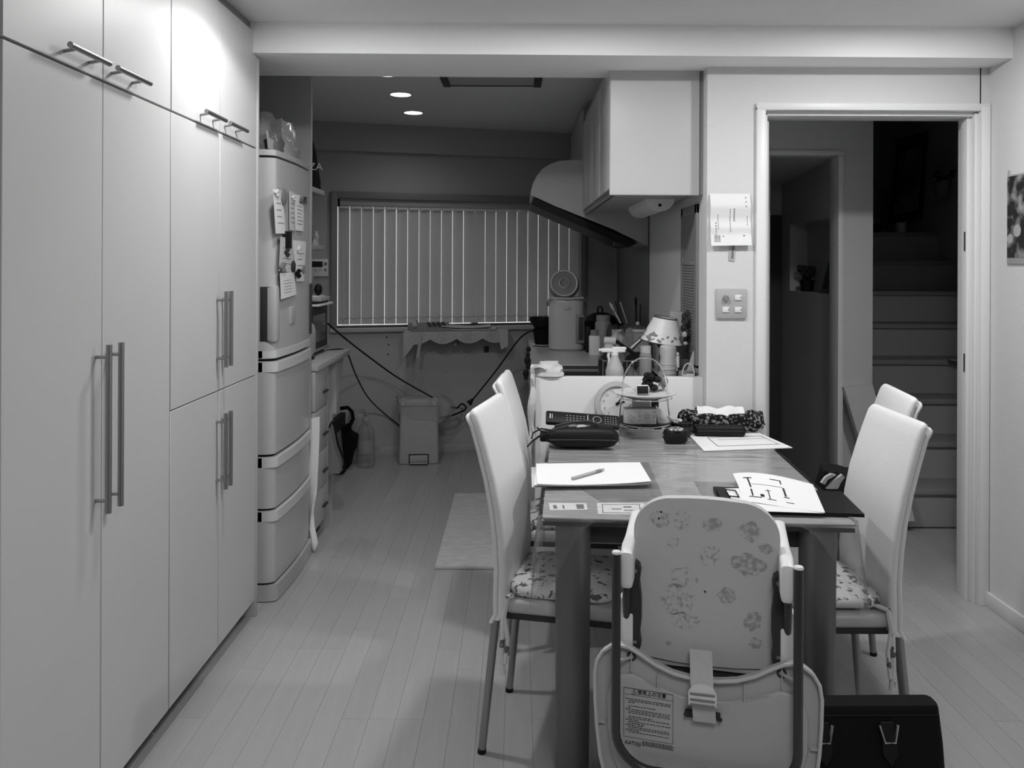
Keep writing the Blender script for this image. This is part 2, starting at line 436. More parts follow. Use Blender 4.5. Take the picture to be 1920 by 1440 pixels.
# vertical blind
VB = thing('vertical_blind', 'grey vertical slat blind drawn across the kitchen back window', 'blind', (0, WY0, 0), math.atan(WM))
b = B(); b.box(wl+.015, wr-.015, -.005, .045, wz1-.055, wz1-.002, .004); ob('head_rail', b, 'lgrey', VB)
b = B(); b.box(wl+.012, wl+.03, -.009, .05, wz1-.06, wz1-.008, .003); ob('rail_cap', b, 'black', VB)
ns = 22; pitch = (wr - wl - .024) / ns
zb_ = wz0 + .022
for i in range(ns):
    s0 = wl + .017 + i * pitch
    ang = random.choice((.03, .05, .09, .13, .16, .11)) * (-1)
    tw = random.uniform(-.02, .02) if i not in (15, 16) else .09
    X_ = (s0 + pitch) / cs; rx, ry = X_, WY0 + WM*X_; th_ = math.atan(WM)
    uu = (rx*math.cos(th_) + ry*math.sin(th_)) / (ry*math.cos(th_) - rx*math.sin(th_))
    gap = random.choice((.0000, .0004, .0007, .0009, .0013, .0005))
    wf = 1 - (gap + uu * pitch * abs(math.sin(ang - .06))) / pitch
    def fn(u, v, s0=s0, ang=ang, tw=tw, wf=wf):
        a = ang + tw * (1 - v) - .06
        d = (u - .5) * (pitch * wf)
        return Vector((s0 + pitch/2 + d * math.cos(a), .022 + d * math.sin(a) * 1.0 + .004 * math.sin(u*math.pi), zb_ + (wz1 - .045 - zb_) * v))
    b = B(); b.grid(fn, 4, 6, .0012); sl = ob('slat', b, 'slat', VB)
    b = B(); b.box(s0 + .010, s0 + pitch - .002, .002, .006, wz1-.074, wz1-.058); ob('slat_clip', b, 'white', VB)
    b = B()
    for q in (0, 1):
        b.grid(lambda u, v, s0=s0: fn(u, .052 + .002*v) + Vector((0, -.0012 - .0, 0)), 2, 1, .0004)
        break
    ob('hem_seam', b, 'mid', sl)
b = B(); b.tube([(wl + .05 + i * pitch / 2, .012, zb_ + (.055 if i % 2 else .035)) for i in range(ns * 2)], .0011, 4); ob('spacer_chain', b, 'mid', VB)
b = B(); b.tube([(wl+.045, -.01, wz1-.06), (wl+.047, -.013, 1.3), (wl+.05, -.018, 1.0), (wl+.075, -.035, .86), (wl+.095, -.03, .87), (wl+.085, -.018, 1.1), (wl+.06, -.012, wz1-.06)], .0015, 5); ob('pull_cord', b, 'lgrey', VB)
# side window on the right kitchen wall
SW = sempty('window_2')
b = B()
for y0, y1, z0, z1 in ((3.56, 3.90, 1.62, 1.66), (3.86, 3.90, .95, 1.66), (3.56, 3.60, .95, 1.66), (3.56, 3.9, .93, .965)): b.box(.768, .781, y0, y1, z0, z1, .002)
struct('window_frame', b, 'mid', SW)
b = B(); b.box(.774, .779, 3.59, 3.87, .95, 1.64); struct('window_pane', b, 'mid', SW)
for i in range(34):
    b = B(); b.box(.769, .774, 3.60, 3.86, .97 + i*.0125, .9735 + i*.0125 + .006); struct('slat', b, 'mid', SW)
b = B(); b.box(.766, .774, 3.6, 3.86, 1.395, 1.412, .002); struct('blind_rail', b, 'mid', SW)
# ceiling fittings of the kitchen
for y_, lab in ((4.355, 'kitchen downlight nearest the beam, only a sliver of it showing'), (4.89, 'round white kitchen downlight, the middle one of the row'), (5.48, 'round white kitchen downlight, farthest one of the row')):
    t = thing('downlight', lab, 'downlight', (-.697, y_, ZK), 0, 'kitchen downlights')
    b = B(); b.lathe([(.060, -.001), (.060, -.006), (.074, -.006), (.075, 0)], n=32); ob('rim', b, 'white', t)
    b = B(); b.lathe([(0, -.004), (.060, -.004)], n=32); ob('lamp_disc', b, 'glow', t)
for x_, y_, lab in ((-.66, 2.66, 'ceiling downlight above the tall cabinets'), (.40, 2.62, 'ceiling downlight above the dining table'), (1.45, 2.66, 'ceiling downlight near the right wall')):
    t = thing('downlight', lab, 'downlight', (x_, y_, ZC), 0, 'dining room downlights')
    b = B(); b.lathe([(.060, -.001), (.060, -.006), (.074, -.006), (.075, 0)], n=24); ob('rim', b, 'white', t)
    b = B(); b.lathe([(0, -.004), (.060, -.004)], n=24); ob('lamp_disc', b, 'glow', t)
t = thing('ceiling_vent', 'shallow rectangular ceiling panel with dark end caps above the kitchen aisle', 'vent', (-.15, 4.4, ZK))
b = B(); b.box(-.25, .24, -.22, .21, -.008, 0); ob('panel', b, 'kwall', t)
for x_ in (-.27, .235):
    b = B(); b.box(x_, x_ + .04, -.22, .225, -.016, 0, .002); ob('end_cap', b, 'dark', t)
b = B(); b.box(-.25, .24, .21, .222, -.012, 0); ob('edge_strip', b, 'dark', t)
# hall, side room, staircase
HD = 4.36
b = B(); b.box(.86, .90, 3.535, 4.5, -.06, 2.5); struct('wall_hall_left', b, 'hallw')
b = B()
b.box(.87, 1.31, HD, HD+.1, -.06, 2.5); b.box(1.31, 1.70, HD, HD+.1, 1.985, 2.5); b.box(1.70, 1.872, HD, HD+.14, .752, 2.5); b.box(1.70, 1.872, HD+.11, HD+.14, -.06, .752); b.box(1.70, 1.872, HD, HD+.14, 2.3, 3.9)
struct('wall_hall_far', b, 'hallw')
b = B(); b.box(.86, 3.15, 3.535, 4.40, 2.42, 2.5); struct('ceiling.002', b, 'hallw')
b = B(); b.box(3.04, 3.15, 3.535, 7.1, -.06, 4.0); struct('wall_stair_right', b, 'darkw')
b = B(); b.box(2.03, 3.15, 3.44, 3.535, -.06, 2.5); struct('wall_hall_near', b, 'hallw')
D2 = sempty('door_2')
b = B(); b.box(1.295, 1.325, HD-.015, HD+.11, 0, 1.974, .002); struct('jamb', b, 'trim', D2)
b = B(); b.box(1.685, 1.712, HD-.015, HD+.11, 0, 1.974, .002); struct('jamb', b, 'trim', D2)
b = B(); b.box(1.295, 1.712, HD-.015, HD+.11, 1.975, 2.0, .002); struct('head', b, 'trim', D2)
# side room
b = B()
x0, x1 = 1.7145, 1.872
ny0, ny1, nz0, nz1 = 4.55, 5.21, 1.236, 1.655
b.box(x0, x1, HD+.14, ny0, -.06, 2.1); b.box(x0, x1, ny1, 5.9, -.06, 2.1); b.box(x0, x1, ny0, ny1, -.06, nz0); b.box(x0, x1, ny0, ny1, nz1, 2.1); b.box(x0+.11, x1, ny0, ny1, nz0, nz1)
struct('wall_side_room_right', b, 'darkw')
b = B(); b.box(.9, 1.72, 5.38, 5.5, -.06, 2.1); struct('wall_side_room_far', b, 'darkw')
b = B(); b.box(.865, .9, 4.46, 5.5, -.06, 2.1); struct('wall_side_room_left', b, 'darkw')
b = B(); b.prism([(4.46, 1.985), (5.5, 1.91), (5.5, 2.1), (4.46, 2.1)], YZ, .865, 1.7145); struct('ceiling.003', b, 'darkw')
b = B(); b.box(1.5, 1.712, 5.36, 5.38, 0, 1.72, .003); struct('door_3', b, 'cabin')
# stairs
ST = thing('staircase', 'straight staircase with plain risers rising away beyond the doorway', 'staircase', (2.455, 4.42, 0))
r_, t_ = .2045, .222
for n in range(1, 9):
    y0 = (n - 1) * t_
    b = B(); b.box(-.582, .584, y0, y0 + .02, (n-1)*r_, n*r_ - .03); ob('riser', b, 'stair', ST)
    b = B(); b.box(-.582, .584, y0 - .018, y0 + t_ + (.02 if n < 8 else .75), n*r_ - .03, n*r_, .004); ob('tread', b, 'tread', ST)
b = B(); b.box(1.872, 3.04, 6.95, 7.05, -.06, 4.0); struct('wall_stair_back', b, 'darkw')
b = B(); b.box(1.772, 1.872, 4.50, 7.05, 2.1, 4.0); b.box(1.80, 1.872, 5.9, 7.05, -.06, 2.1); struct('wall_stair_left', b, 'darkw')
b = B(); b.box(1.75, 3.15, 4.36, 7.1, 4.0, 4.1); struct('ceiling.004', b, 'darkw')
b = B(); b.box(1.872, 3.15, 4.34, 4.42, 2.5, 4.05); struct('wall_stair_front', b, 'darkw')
# sloped stringer at the foot of the stairs
t = thing('stair_stringer', 'pale sloping stringer board beside the bottom stairs', 'stringer', (1.79, 4.35, 0))
b = B()
q = [PD(u, v, 4.33) for u, v in ((1580, 726), (1633, 720), (1643, 755), (1668, 830), (1700, 925), (1712, 975), (1660, 975), (1640, 915), (1610, 827))]
b.prism([(p.x, p.z) for p in q], lambda a, c, t: Vector((a, t, c)), 4.31, 4.36); ob('board', b, 'hallw', t, w=True)
# picture on the landing etc.
t = thing('framed_picture', 'tall dark framed picture leaning on the stair landing', 'picture')
f0 = [PD(1664, 420, 6.3), PD(1728, 408, 6.1), PD(1737, 246, 6.1), PD(1682, 263, 6.3)]
b = B()
ff = quadfn(f0[3], f0[2], f0[1], f0[0])
b.grid(ff, 2, 2, .02); ob('frame', b, 'blackm', t)
b = B(); b.grid(lambda u, v: ff(.13 + .74*u, .16 + .74*v) + Vector((0, -.012, 0)), 2, 2, .002); ob('print', b, 'picture', t)
t = thing('wall_planter', 'small pot with dark trailing plant on the stairwell wall', 'planter', (2.96, 5.78, 1.88))
b = B(); b.lathe([(0, 0), (.045, 0), (.06, .11), (.055, .11), (.05, .02)], n=14); ob('pot', b, 'mid', t)
b = B()
for i in range(16):
    a = random.random()*6.28; rr = random.uniform(.02, .085); b.ball((rr*math.cos(a), rr*math.sin(a), .13 + random.uniform(-.03, .05)), .025, .02, .012, 6)
ob('leaves', b, 'leaf', t)
b = B(); b.tube([(3.02, 5.0, 2.45), (3.02, 6.6, 3.35)], .025, 8); tag(ob('handrail', b, 'mid'), 'pale diagonal handrail high on the stairwell wall', 'handrail')
t = tag(ob('landing_box', (lambda q: (q.box(2.44, 2.64, 6.0, 6.15, 1.637, 1.70, .004), q)[1])(B()), 'black'), 'low black box under the framed picture on the landing', 'box')
b = B(); b.lathe([(0, 0), (.035, 0), (.04, .07), (.036, .07), (.03, .01)], c=(2.78, 6.0, 1.637), n=12); tag(ob('small_cup', b, 'lgrey'), 'small pale cup on the landing beside the picture', 'cup')
b = B()
b.grid(lambda u, v: Vector((2.62 + .38*u, 5.02 + (v-.5)*.16*math.sin(math.pi*min(1, u*.8+.08)), .822 + .012*(1-u))), 8, 4, .012); tag(ob('flat_tray', b, 'mid'), 'thin pale leaf-shaped tray lying on a stair tread', 'tray')
# niche things
t = thing('flower_pot', 'dark potted flowers inside the side room wall niche', 'plant', (1.775, 5.07, nz0))
b = B(); b.lathe([(0, 0), (.035, 0), (.045, .07), (.04, .07)], n=14); ob('pot', b, 'black', t)
b = B()
for i in range(22):
    a = random.random()*6.28; rr = random.uniform(0, .045); b.ball((rr*math.cos(a), rr*math.sin(a)*1.3, .10 + random.uniform(-.02, .05)), .018, .018, .014, 6)
ob('flowers', b, 'leaf', t)
t = thing('photo_frame', 'small picture frame leaning in the side room wall niche', 'frame', (1.775, 4.78, nz0))
b = B(); X = Matrix.Rotation(math.radians(-90), 4, 'Z') @ Matrix.Rotation(math.radians(-14), 4, 'X')
b.box(-.075, .075, 0, .012, 0, .19, .003, xf=X); ob('frame', b, 'mid', t)
b = B(); b.box(-.05, .05, -.002, 0, .025, .165, xf=X); ob('print', b, 'picture', t)
# ------------------------------------------------------------------ TALL CABINETS on the left
XC = -1.0325
def handle_v(par, y, z0, z1):
    b = B(); xb = XC + .033
    b.cyl((xb, y, z0), (xb, y, z1), .0072, n=12)
    for z in (z0 + .03, z1 - .03): b.cyl((XC - .001, y, z), (xb, y, z), .0048, n=8)
    ob('handle', b, 'steel', par, w=False)
def handle_h(par, y0, y1, z):
    b = B(); xb = XC + .033
    b.cyl((xb, y0, z), (xb, y1, z), .0072, n=12)
    for y in (y0 + .035, y1 - .035): b.cyl((XC - .001, y, z - .006), (xb, y, z), .0045, n=8)
    ob('handle', b, 'steel', par, w=False)
def cabinet(y0, y1, label, split):
    t = thing('tall_cabinet', label, 'cabinet', (0, 0, 0), 0, 'built in tall cabinets')
    b = B(); b.box(-1.645, XC - .0215, y0 + .001, y1 - .001, .068, 2.300); ob('carcass', b, 'cabin', t)
    b = B(); b.box(-1.645, XC - .05, y0 + .001, y1 - .001, 0, .068); ob('toe_kick', b, 'kick', t)
    b = B(); b.box(-1.645, XC - .012, y0 + .001, y1 - .001, 2.301, ZC - .001); ob('filler_panel', b, 'mid', t)
    ym = (y0 + y1) / 2; g = .0018; out = []
    for k, (a, c) in enumerate(((y0, ym), (ym, y1))):
        rows = [(1.849, 2.300), (.068, 1.849)] if not split else [(1.849, 2.300), (.957, 1.849), (.068, .957)]
        for i, (z0, z1) in enumerate(rows):
            zt = z1 - (.003 if i else 0)
            b = B(); b.box(XC - .020, XC, a + g, c - g, z0 + (.003 if i == 0 else .001), zt, .0012, 1)
            d = ob('door', b, 'cab', t)
            s = -1 if k == 0 else 1
            if i == 0:
                handle_h(d, *( (ym - .212, ym - .034) if k == 0 else (ym + .008, ym + .190)), 1.884)
            elif not split: handle_v(d, ym + s*.031, .785, 1.197)
            elif i == 1: handle_v(d, ym + s*.024, 1.04, 1.30)
            else: handle_v(d, ym + s*.024, .622, .882)
    return t
cabinet(.84, 1.648, 'tall white cabinet at the extreme left edge of the picture', False)
cabinet(1.652, 2.456, 'tall white cabinet with two full height doors and long steel bar handles', False)
cabinet(2.458, 3.262, 'tall white cabinet beside the refrigerator with doors split at counter height', True)
b = B(); b.box(-1.645, XC + .003, 3.264, 3.284, 0, ZC - .001, .001); tag(ob('end_panel', b, 'cab'), 'white end panel between the tall cabinet and the refrigerator', 'panel')
# ------------------------------------------------------------------ REFRIGERATOR
FR = thing('refrigerator', 'tall pale grey refrigerator with one upper door and three drawers', 'refrigerator', (-1.3, 3.70, 0))
fy0, fy1, xf = 3.40, 4.0, -1.0
def plan(inset=0.0, x0=-1.09):
    P = [(x0, fy0 + inset)]
    for i in range(7):
        a = math.radians(90 * i / 6); P.append((xf - .05 + .05*math.sin(a) - inset, fy0 + .03 - .03*math.cos(a) + inset))
    for i in range(1, 8):
        u = i / 8; P.append((xf - inset + .012*math.sin(math.pi*u), fy0 + .03 + (fy1 - fy0 - .06)*u))
    for i in range(7):
        a = math.radians(90 * i / 6); P.append((xf - .05 + .05*math.cos(a) - inset, fy1 - .03 + .03*math.sin(a) - inset))
    P.append((x0, fy1 - inset)); return P
b = B(); b.box(-1.64, -1.092, fy0 + .004, fy1 - .004, .02, 1.83, .006); ob('body', b, 'fridge', FR, w=True)
b = B(); b.prism(plan(.012, -1.12), XY, .03, 1.83); ob('gasket', b, 'black', FR, w=True)
b = B(); b.prism(plan(.0, -1.60), XY, 1.842, 1.866); ob('top_cap', b, 'fridge', FR, w=True)
b = B(); b.prism(plan(), XY, 1.003, 1.832); dr = ob('door', b, 'fridge', FR, w=True)
b = B(); b.prism([(x + .004, y) for x, y in plan()], XY, 1.005, 1.035); ob('lip', b, 'fridgel', dr, w=False); dr.children[0].data.transform(Matrix.Translation((1.3, -3.70, 0)))
for z0, z1 in ((.609, .992), (.386, .598), (.080, .376)):
    b = B(); b.prism(plan(), XY, z0, z1); d = ob('drawer', b, 'fridge', FR, w=True)
    b = B(); b.prism([(x + .010, y) for x, y in plan()], XY, z1 - .044, z1 - .004); q = ob('drawer_handle', b, 'fridgel', d); q.data.transform(Matrix.Translation((1.3, -3.70, 0)))
b = B(); b.prism([(x + .012, y) for x, y in plan()], XY, .004, .070); ob('plinth', b, 'fridge', FR, w=True)
b = B(); b.box(-1.06, -1.012, fy0 - .002, fy0 + .012, 1.075, 1.30, .002); ob('handle_recess', b, 'dark', FR, w=True)
b = B(); b.box(-1.036, -.990, fy0 - .004, fy0 + .05, 1.07, 1.305, .012); ob('handle', b, 'fridge', FR, w=True)
b = B(); b.box(-.995, -.985, fy1 - .05, fy1 - .042, 1.06, 1.30); ob('handle_slot', b, 'dark', FR, w=True)
p = PX(547, 590, -.99); b = B(); b.box(-.993, -.984, p.y - .035, p.y + .035, p.z - .04, p.z + .035, .003); ob('control_panel', b, 'lgrey', FR, w=True)
# notes and magnets on the fridge door
NX = -.984
def note(px, label, m='paper', lines=0, bow=.004, name='note', n=0):
    q = [PX(u, v, NX + n*.0016) for u, v in px]
    t = thing(name, label, 'note', (q[0].x, q[0].y, q[0].z))
    f = quadfn(q[0], q[1], q[2], q[3], bow, Vector((1, 0, 0)))
    b = B(); b.grid(f, 4, 4, .0008); ob('sheet', b, m, t, w=True)
    if lines:
        b = B()
        for i in range(lines):
            v = .3 + .6 * i / lines; decal(b, f, .18, .18 + random.uniform(.4, .65), v, v + .018, Vector((.0008, 0, 0)))
        ob('print', b, 'inkg', t, w=True)
note([(512, 354), (530, 358), (536, 438), (517, 438)], 'long narrow blank note at the upper left of the refrigerator door', lines=4)
note([(542, 358), (552, 361), (553, 434), (543, 431)], 'narrow receipt beside the long note on the refrigerator door', lines=5, m='paperg')
note([(552, 363), (570, 371), (569, 434), (554, 432)], 'printed receipt under the square photo magnet on the refrigerator', lines=6)
note([(526, 444), (549, 448), (553, 512), (523, 508)], 'sheet pinned under the black bar magnet on the refrigerator', lines=4, m='paperg')
note([(549, 450), (574, 453), (570, 527), (556, 528)], 'tall sheet at the right of the black bar magnet on refrigerator', lines=4)
note([(525, 512), (551, 510), (556, 552), (527, 561)], 'lowest sheet on the refrigerator door with lines of print', lines=5, n=1)
def magnet(u0, v0, u1, v1, m, label, shape='box', n=2):
    a, c = PX(u0, v0, NX + n*.0016), PX(u1, v1, NX + n*.0016)
    b = B()
    if shape == 'leaf': b.ball((NX + .006, (a.y+c.y)/2, (a.z+c.z)/2), .007, abs(c.y-a.y)/2, abs(c.z-a.z)/2, 10)
    elif shape == 'fig':
        for i, f in enumerate((.25, .45, .7)): b.ball((NX + .006, a.y + (c.y-a.y)*(.5 + .15*(-1)**i), a.z + (c.z-a.z)*f), .007, abs(c.y-a.y)*.4, abs(c.z-a.z)*.22, 8)
    else: b.box(NX + .001, NX + .009, a.y, c.y, a.z, c.z, .002)
    tag(ob('fridge_magnet', b, m), label, 'magnet', 'magnets on the refrigerator door')
magnet(526, 350, 537, 387, 'mid', 'large dark leaf magnet over the top left note', 'leaf')
magnet(514, 352, 522, 372, 'white', 'white cluster magnet at the top of the long note', 'fig')
magnet(546, 364, 552, 379, 'white', 'small white magnet on the narrow receipt', 'fig')
magnet(561, 366, 574, 384, 'photo1', 'square photo magnet at the upper right of the refrigerator')
magnet(535, 433, 545, 466, 'black', 'black bar magnet holding two sheets')
magnet(533, 463, 541, 484, 'dark', 'dark figure magnet below the black bar magnet', 'fig')
magnet(557, 459, 563, 478, 'white', 'white figure magnet on the tall right sheet', 'fig')
magnet(524, 490, 534, 513, 'mid', 'patterned magnet at the left edge of the lower sheets', 'fig')
magnet(545, 488, 553, 511, 'dark', 'dark leaf magnet between the lower sheets', 'leaf')
magnet(553, 503, 563, 523, 'black', 'black blob magnet at the foot of the tall sheet', 'fig')
magnet(565, 496, 570, 515, 'mid', 'small magnet at the right edge of the tall sheet', 'fig')
# packages on top of the fridge
t = thing('carrier_bag', 'crumpled grey printed bag on top of the refrigerator, left', 'bag', (-1.10, 3.56, 1.866))
def lump(b, cx, cy, z0, lx, ly, h, ns_=9, amp=.12, seed=1, nz=6):
    rnd = random.Random(seed); rings = []
    for k in range(nz + 1):
        f = k / nz; s = (1 - .45 * f ** 2); q = []
        for j in range(16):
            a = 2*math.pi*j/16; e = 1 + rnd.uniform(-amp, amp) * (.3 + f)
            ca, sa = math.cos(a), math.sin(a)
            q.append(Vector((cx + lx*s*e*math.copysign(abs(ca)**.6, ca), cy + ly*s*e*math.copysign(abs(sa)**.6, sa), z0 + h*f*(1 + rnd.uniform(-.05, .05)*f))))
        rings.append(q)
    b.loft(rings)
b = B(); lump(b, -1.12, 3.55, 1.866, .10, .115, .17, seed=3, amp=.2); ob('bag', b, 'greybag', t, w=True)
p0 = PX(500, 244, -1.03)
b = B(); b.grid(quadfn(p0 + Vector((0, .0, 0)), PX(521, 254, -1.03), PX(521, 284, -1.028), PX(503, 278, -1.028)), 2, 2, .002); ob('label', b, 'lgrey', t, w=True)
text('TKTG', .036, 'ink', t, frame(PX(510, 256, -1.0285), (0, 1, -.02), (0, 0, 1)))
t = thing('foil_package', 'shiny foil food package lying on top of the refrigerator', 'package', (-1.11, 3.80, 1.866))
b = B(); lump(b, -1.10, 3.81, 1.866, .085, .13, .185, seed=9, amp=.12); ob('pouch', b, 'foil', t, w=True)
# tall panel on the kitchen side of the fridge
b = B(); b.box(-1.645, -1.015, 4.045, 4.075, 0, ZK - .001, .001); tag(ob('niche_divider', b, 'kwall'), 'tall narrow panel closing the refrigerator niche toward the kitchen', 'panel')
t = thing('white_bag', 'long narrow crumpled white bag hung beside the refrigerator', 'bag', (-.985, 4.03, .3))
L_ = [PD(578, 784, 4.02), PD(578, 880, 4.02), PD(577, 960, 4.02), PD(577, 1000, 4.0), PD(584, 1022, 3.99), PD(590, 1034, 3.98)]
R_ = [PD(599, 782, 4.02), PD(598, 840, 4.02), PD(595, 920, 4.02), PD(588, 960, 4.02), PD(589, 985, 4.0), PD(596, 1018, 3.98)]
def wb(u, v):
    i = min(int(v*5), 4); f = v*5 - i
    p = (L_[i]*(1-f) + L_[i+1]*f)*(1-u) + (R_[i]*(1-f) + R_[i+1]*f)*u
    return p + Vector((0, -.012*math.sin(u*math.pi) - .006*math.sin(9*v + 4*u), 0))
b = B(); b.grid(wb, 5, 24, .006); ob('bag', b, 'paper', t, w=True)
# ------------------------------------------------------------------ LEFT KITCHEN COUNTER
KC = thing('side_counter', 'low kitchen side counter with stacked drawers behind the refrigerator panel', 'counter', (-1.3, 4.5, 0))
b = B(); b.box(-1.645, -.985, 4.085, 4.88, .862, .892, .003); ob('worktop', b, 'lgrey', KC, w=True)
b = B(); b.box(-1.645, -1.02, 4.085, 4.36, .06, .862); ob('carcass', b, 'cabin', KC, w=True)
for i, (z0, z1) in enumerate(((.66, .858), (.44, .655), (.25, .435), (.07, .245))):
    b = B(); b.box(-1.02, -1.0, 4.087, 4.358, z0, z1, .003); d = ob('drawer', b, 'fridge', KC, w=True)
    b = B(); b.box(-1.001, -.988, 4.25, 4.335, z0 + .07, z0 + .08, .002); q = ob('handle', b, 'dark', d); q.data.transform(Matrix.Translation((1.3, -4.5, 0)))
b = B(); b.box(-1.645, -1.0, 4.36, 4.38, 0, .862); ob('side_panel', b, 'lgrey', KC, w=True)
b = B(); b.box(-1.645, -1.04, 4.64, 4.66, 0, .862); ob('side_panel', b, 'fridge', KC, w=True)
b = B(); b.prism([(4.66, .862), (4.86, .862), (4.66, .55)], YZ, -1.10, -1.02); ob('bracket', b, 'fridge', KC, w=True)
b = B(); b.box(-1.645, -1.04, 4.085, 4.36, 0, .06); ob('plinth', b, 'dark', KC, w=True)
t = thing('rice_cooker', 'rounded white appliance on the near end of the side counter', 'appliance', (-1.18, 4.24, .892))
b = B(); b.box(-.13, .125, -.13, .13, .008, .205, .05, 3); ob('body', b, 'fridge', t)
b = B(); b.box(-.12, .11, -.12, .12, 0, .012); ob('foot', b, 'black', t)
t = thing('microwave_oven', 'dark glass fronted oven on the side counter under the window', 'oven', (-1.28, 4.62, .892))
b = B(); b.box(-.22, .16, -.19, .21, .01, .27, .006); ob('cabinet', b, 'lgrey', t)
b = B(); b.box(.16, .175, -.18, .18, .02, .262, .003); dd = ob('door', b, 'dark', t)
b = B(); b.box(.175, .19, -.17, .17, .022, .034, .003); ob('handle', b, 'mid', dd)
b = B(); b.box(.176, .178, -.16, .12, .07, .22, .0); ob('window', b, 'greyglass', dd)
for dx in (-.2, .13):
    b = B(); b.box(dx, dx + .02, -.17, .19, 0, .012); ob('foot', b, 'black', t)
pl = [('thick', .07), ]
z = 1.162
for i, (m, h, lab) in enumerate((('paper', .012, 'white booklet at the bottom of the pile on the dark oven'), ('black', .014, 'black folder in the pile on the dark oven'), ('lgrey', .022, 'grey book in the pile on the dark oven'), ('paper', .006, 'white sheet topping the pile on the dark oven'))):
    b = B(); b.box(-1.30, -1.07 - .02*(i % 2), 4.46 + .02*i, 4.80 - .04*i, z + .0005, z + h, .002); tag(ob('booklet', b, m), lab, 'booklet', 'papers piled on the oven'); z += h
b = B(); b.box(-1.30, -1.13, 4.50, 4.62, z, z + .12, .03, 3); lump_o = tag(ob('soft_case', b, 'mid'), 'soft grey case standing on the papers on the oven', 'case')
b = B(); b.ball((-1.105, 4.58, z + .035), .022, .03, .034); tag(ob('black_ball', b, 'black'), 'round black knob-like object beside the soft grey case', 'object')
# wall shelves
for z_, y1_, lab in ((1.815, 5.12, 'upper wall shelf carrying the dark bag'), (1.475, 5.12, 'lower wall shelf carrying small boxes')):
    t = thing('wall_shelf', lab, 'shelf', (-1.45, 5.0, z_))
    b = B(); b.box(-1.645, -1.20, 4.3, y1_, z_, z_ + .03, .002); ob('board', b, 'lgrey', t, w=True)
    b = B(); b.prism([(-1.645, z_), (-1.30, z_), (-1.645, z_ - .13)], XZ, y1_ - .05, y1_ - .03); ob('bracket', b, 'mid', t, w=True)
t = thing('black_bag', 'tall black bag with white lettering on the upper wall shelf', 'bag', (-1.40, 5.05, 1.845))
b = B(); lump(b, -1.325, 4.98, 1.845, .125, .12, .34, seed=5, amp=.06); ob('bag', b, 'blackm', t, w=True)
text('ZA', .06, 'paper', t, frame(PD(592, 313, 4.845), (1, .25, 0), (0, 0, 1)))
for i, (y_, s_, m_, lab) in enumerate(((4.88, .12, 'photo1', 'patterned box on the lower wall shelf'), (5.04, .09, 'boxp', 'speckled carton at the far end of the lower wall shelf'))):
    b = B(); b.box(-1.34, -1.225, y_ - s_/2, y_ + s_/2, 1.505, 1.505 + s_, .003); tag(ob('small_box', b, m_), lab, 'box')
# heater remote on the back wall
p = PB(598, 502, .02)
RC = thing('water_heater_remote', 'white wall control panel with a dark display left of the kitchen window', 'control panel', (p.x, p.y, p.z), math.atan(WM))
b = B(); b.box(-.075, .065, -.0, .018, -.062, .062, .004); ob('housing', b, 'white', RC)
b = B(); b.box(-.07, .025, -.003, .001, .005, .045); ob('display', b, 'black', RC)
b = B(); b.lathe([(0, .004), (.012, .004), (.012, 0)], xf=Matrix.Translation((.045, 0, .028)) @ Matrix.Rotation(math.pi/2, 4, 'X'), n=12); b.lathe([(0, .004), (.009, .004), (.009, 0)], xf=Matrix.Translation((.045, 0, -.015)) @ Matrix.Rotation(math.pi/2, 4, 'X'), n=12); ob('knob', b, 'mid', RC)
b = B()
for i in range(3): b.box(-.06 + .03*i, -.045 + .03*i, -.003, .001, -.02, -.01)
ob('button', b, 'lgrey', RC)
# ------------------------------------------------------------------ things by the back wall
t = thing('fold_down_shelf', 'shallow wall shelf under the kitchen window', 'shelf', (-.45, 6.0, .91))
sh = lambda s, o: Vector((s, WY0 + WM*s - o*1.0385, 0))
b = B()
sA, sB = -.765, -.11
V = [sh(sA, .0), sh(sB, .0), sh(sB, .20), sh(sA, .20)]
b.prism([(q.x, q.y) for q in V], XY, .893, .910); ob('board', b, 'lgrey', t, w=True)
b = B(); b.box(-.46, -.44, WY0 + WM*(-.45) - .16, WY0 + WM*(-.45) - .005, .80, .893); ob('bracket', b, 'mid', t, w=True)
t = thing('lace_cloth', 'scalloped lace cloth draped over the shelf under the window', 'cloth', (-.45, 5.95, .91))
def lc(u, v):
    s = sA - .04 + (sB - sA + .08)*u
    if v < .5: q = sh(s, .012 + .208*(v/.5)); q.z = .9125
    else:
        f = (v - .5)/.5; sc = .055 + .035*abs(math.sin(u*math.pi*4.0)) + (.13 if u < .1 else 0) * (1 - u*10) + (.06 if u > .93 else 0)
        q = sh(s, .222 + .008*math.sin(u*26)); q.z = .9125 - f*sc
    return q
b = B(); b.grid(lc, 60, 10, .0015); ob('cloth', b, 'lace', t, w=True)
p = sh(-.68, .12)
t = thing('telephone', 'pale corded telephone resting on the lace covered shelf', 'telephone', (p.x, p.y, .914), math.atan(WM))
b = B(); b.prism([(-.09, 0), (.09, 0), (.09, .05), (-.09, .02)], lambda a, c, tt: Vector((tt, a, c)), -.10, .20); ob('base', b, 'mid', t)
b = B(); b.tube([(-.07, -.09, .03), (-.075, -.06, .06), (-.06, 0, .07), (-.05, .06, .06), (-.05, .085, .04)], [.02, .018, .014, .018, .02], 8); ob('handset', b, 'lgrey', t)
b = B()
for i in range(4):
    for j in range(3): b.box(.03 + i*.035, .052 + i*.035, -.06 + j*.04, -.04 + j*.04, .034 + j*.007, .042 + j*.007)
ob('keypad', b, 'dark', t)
z = .914
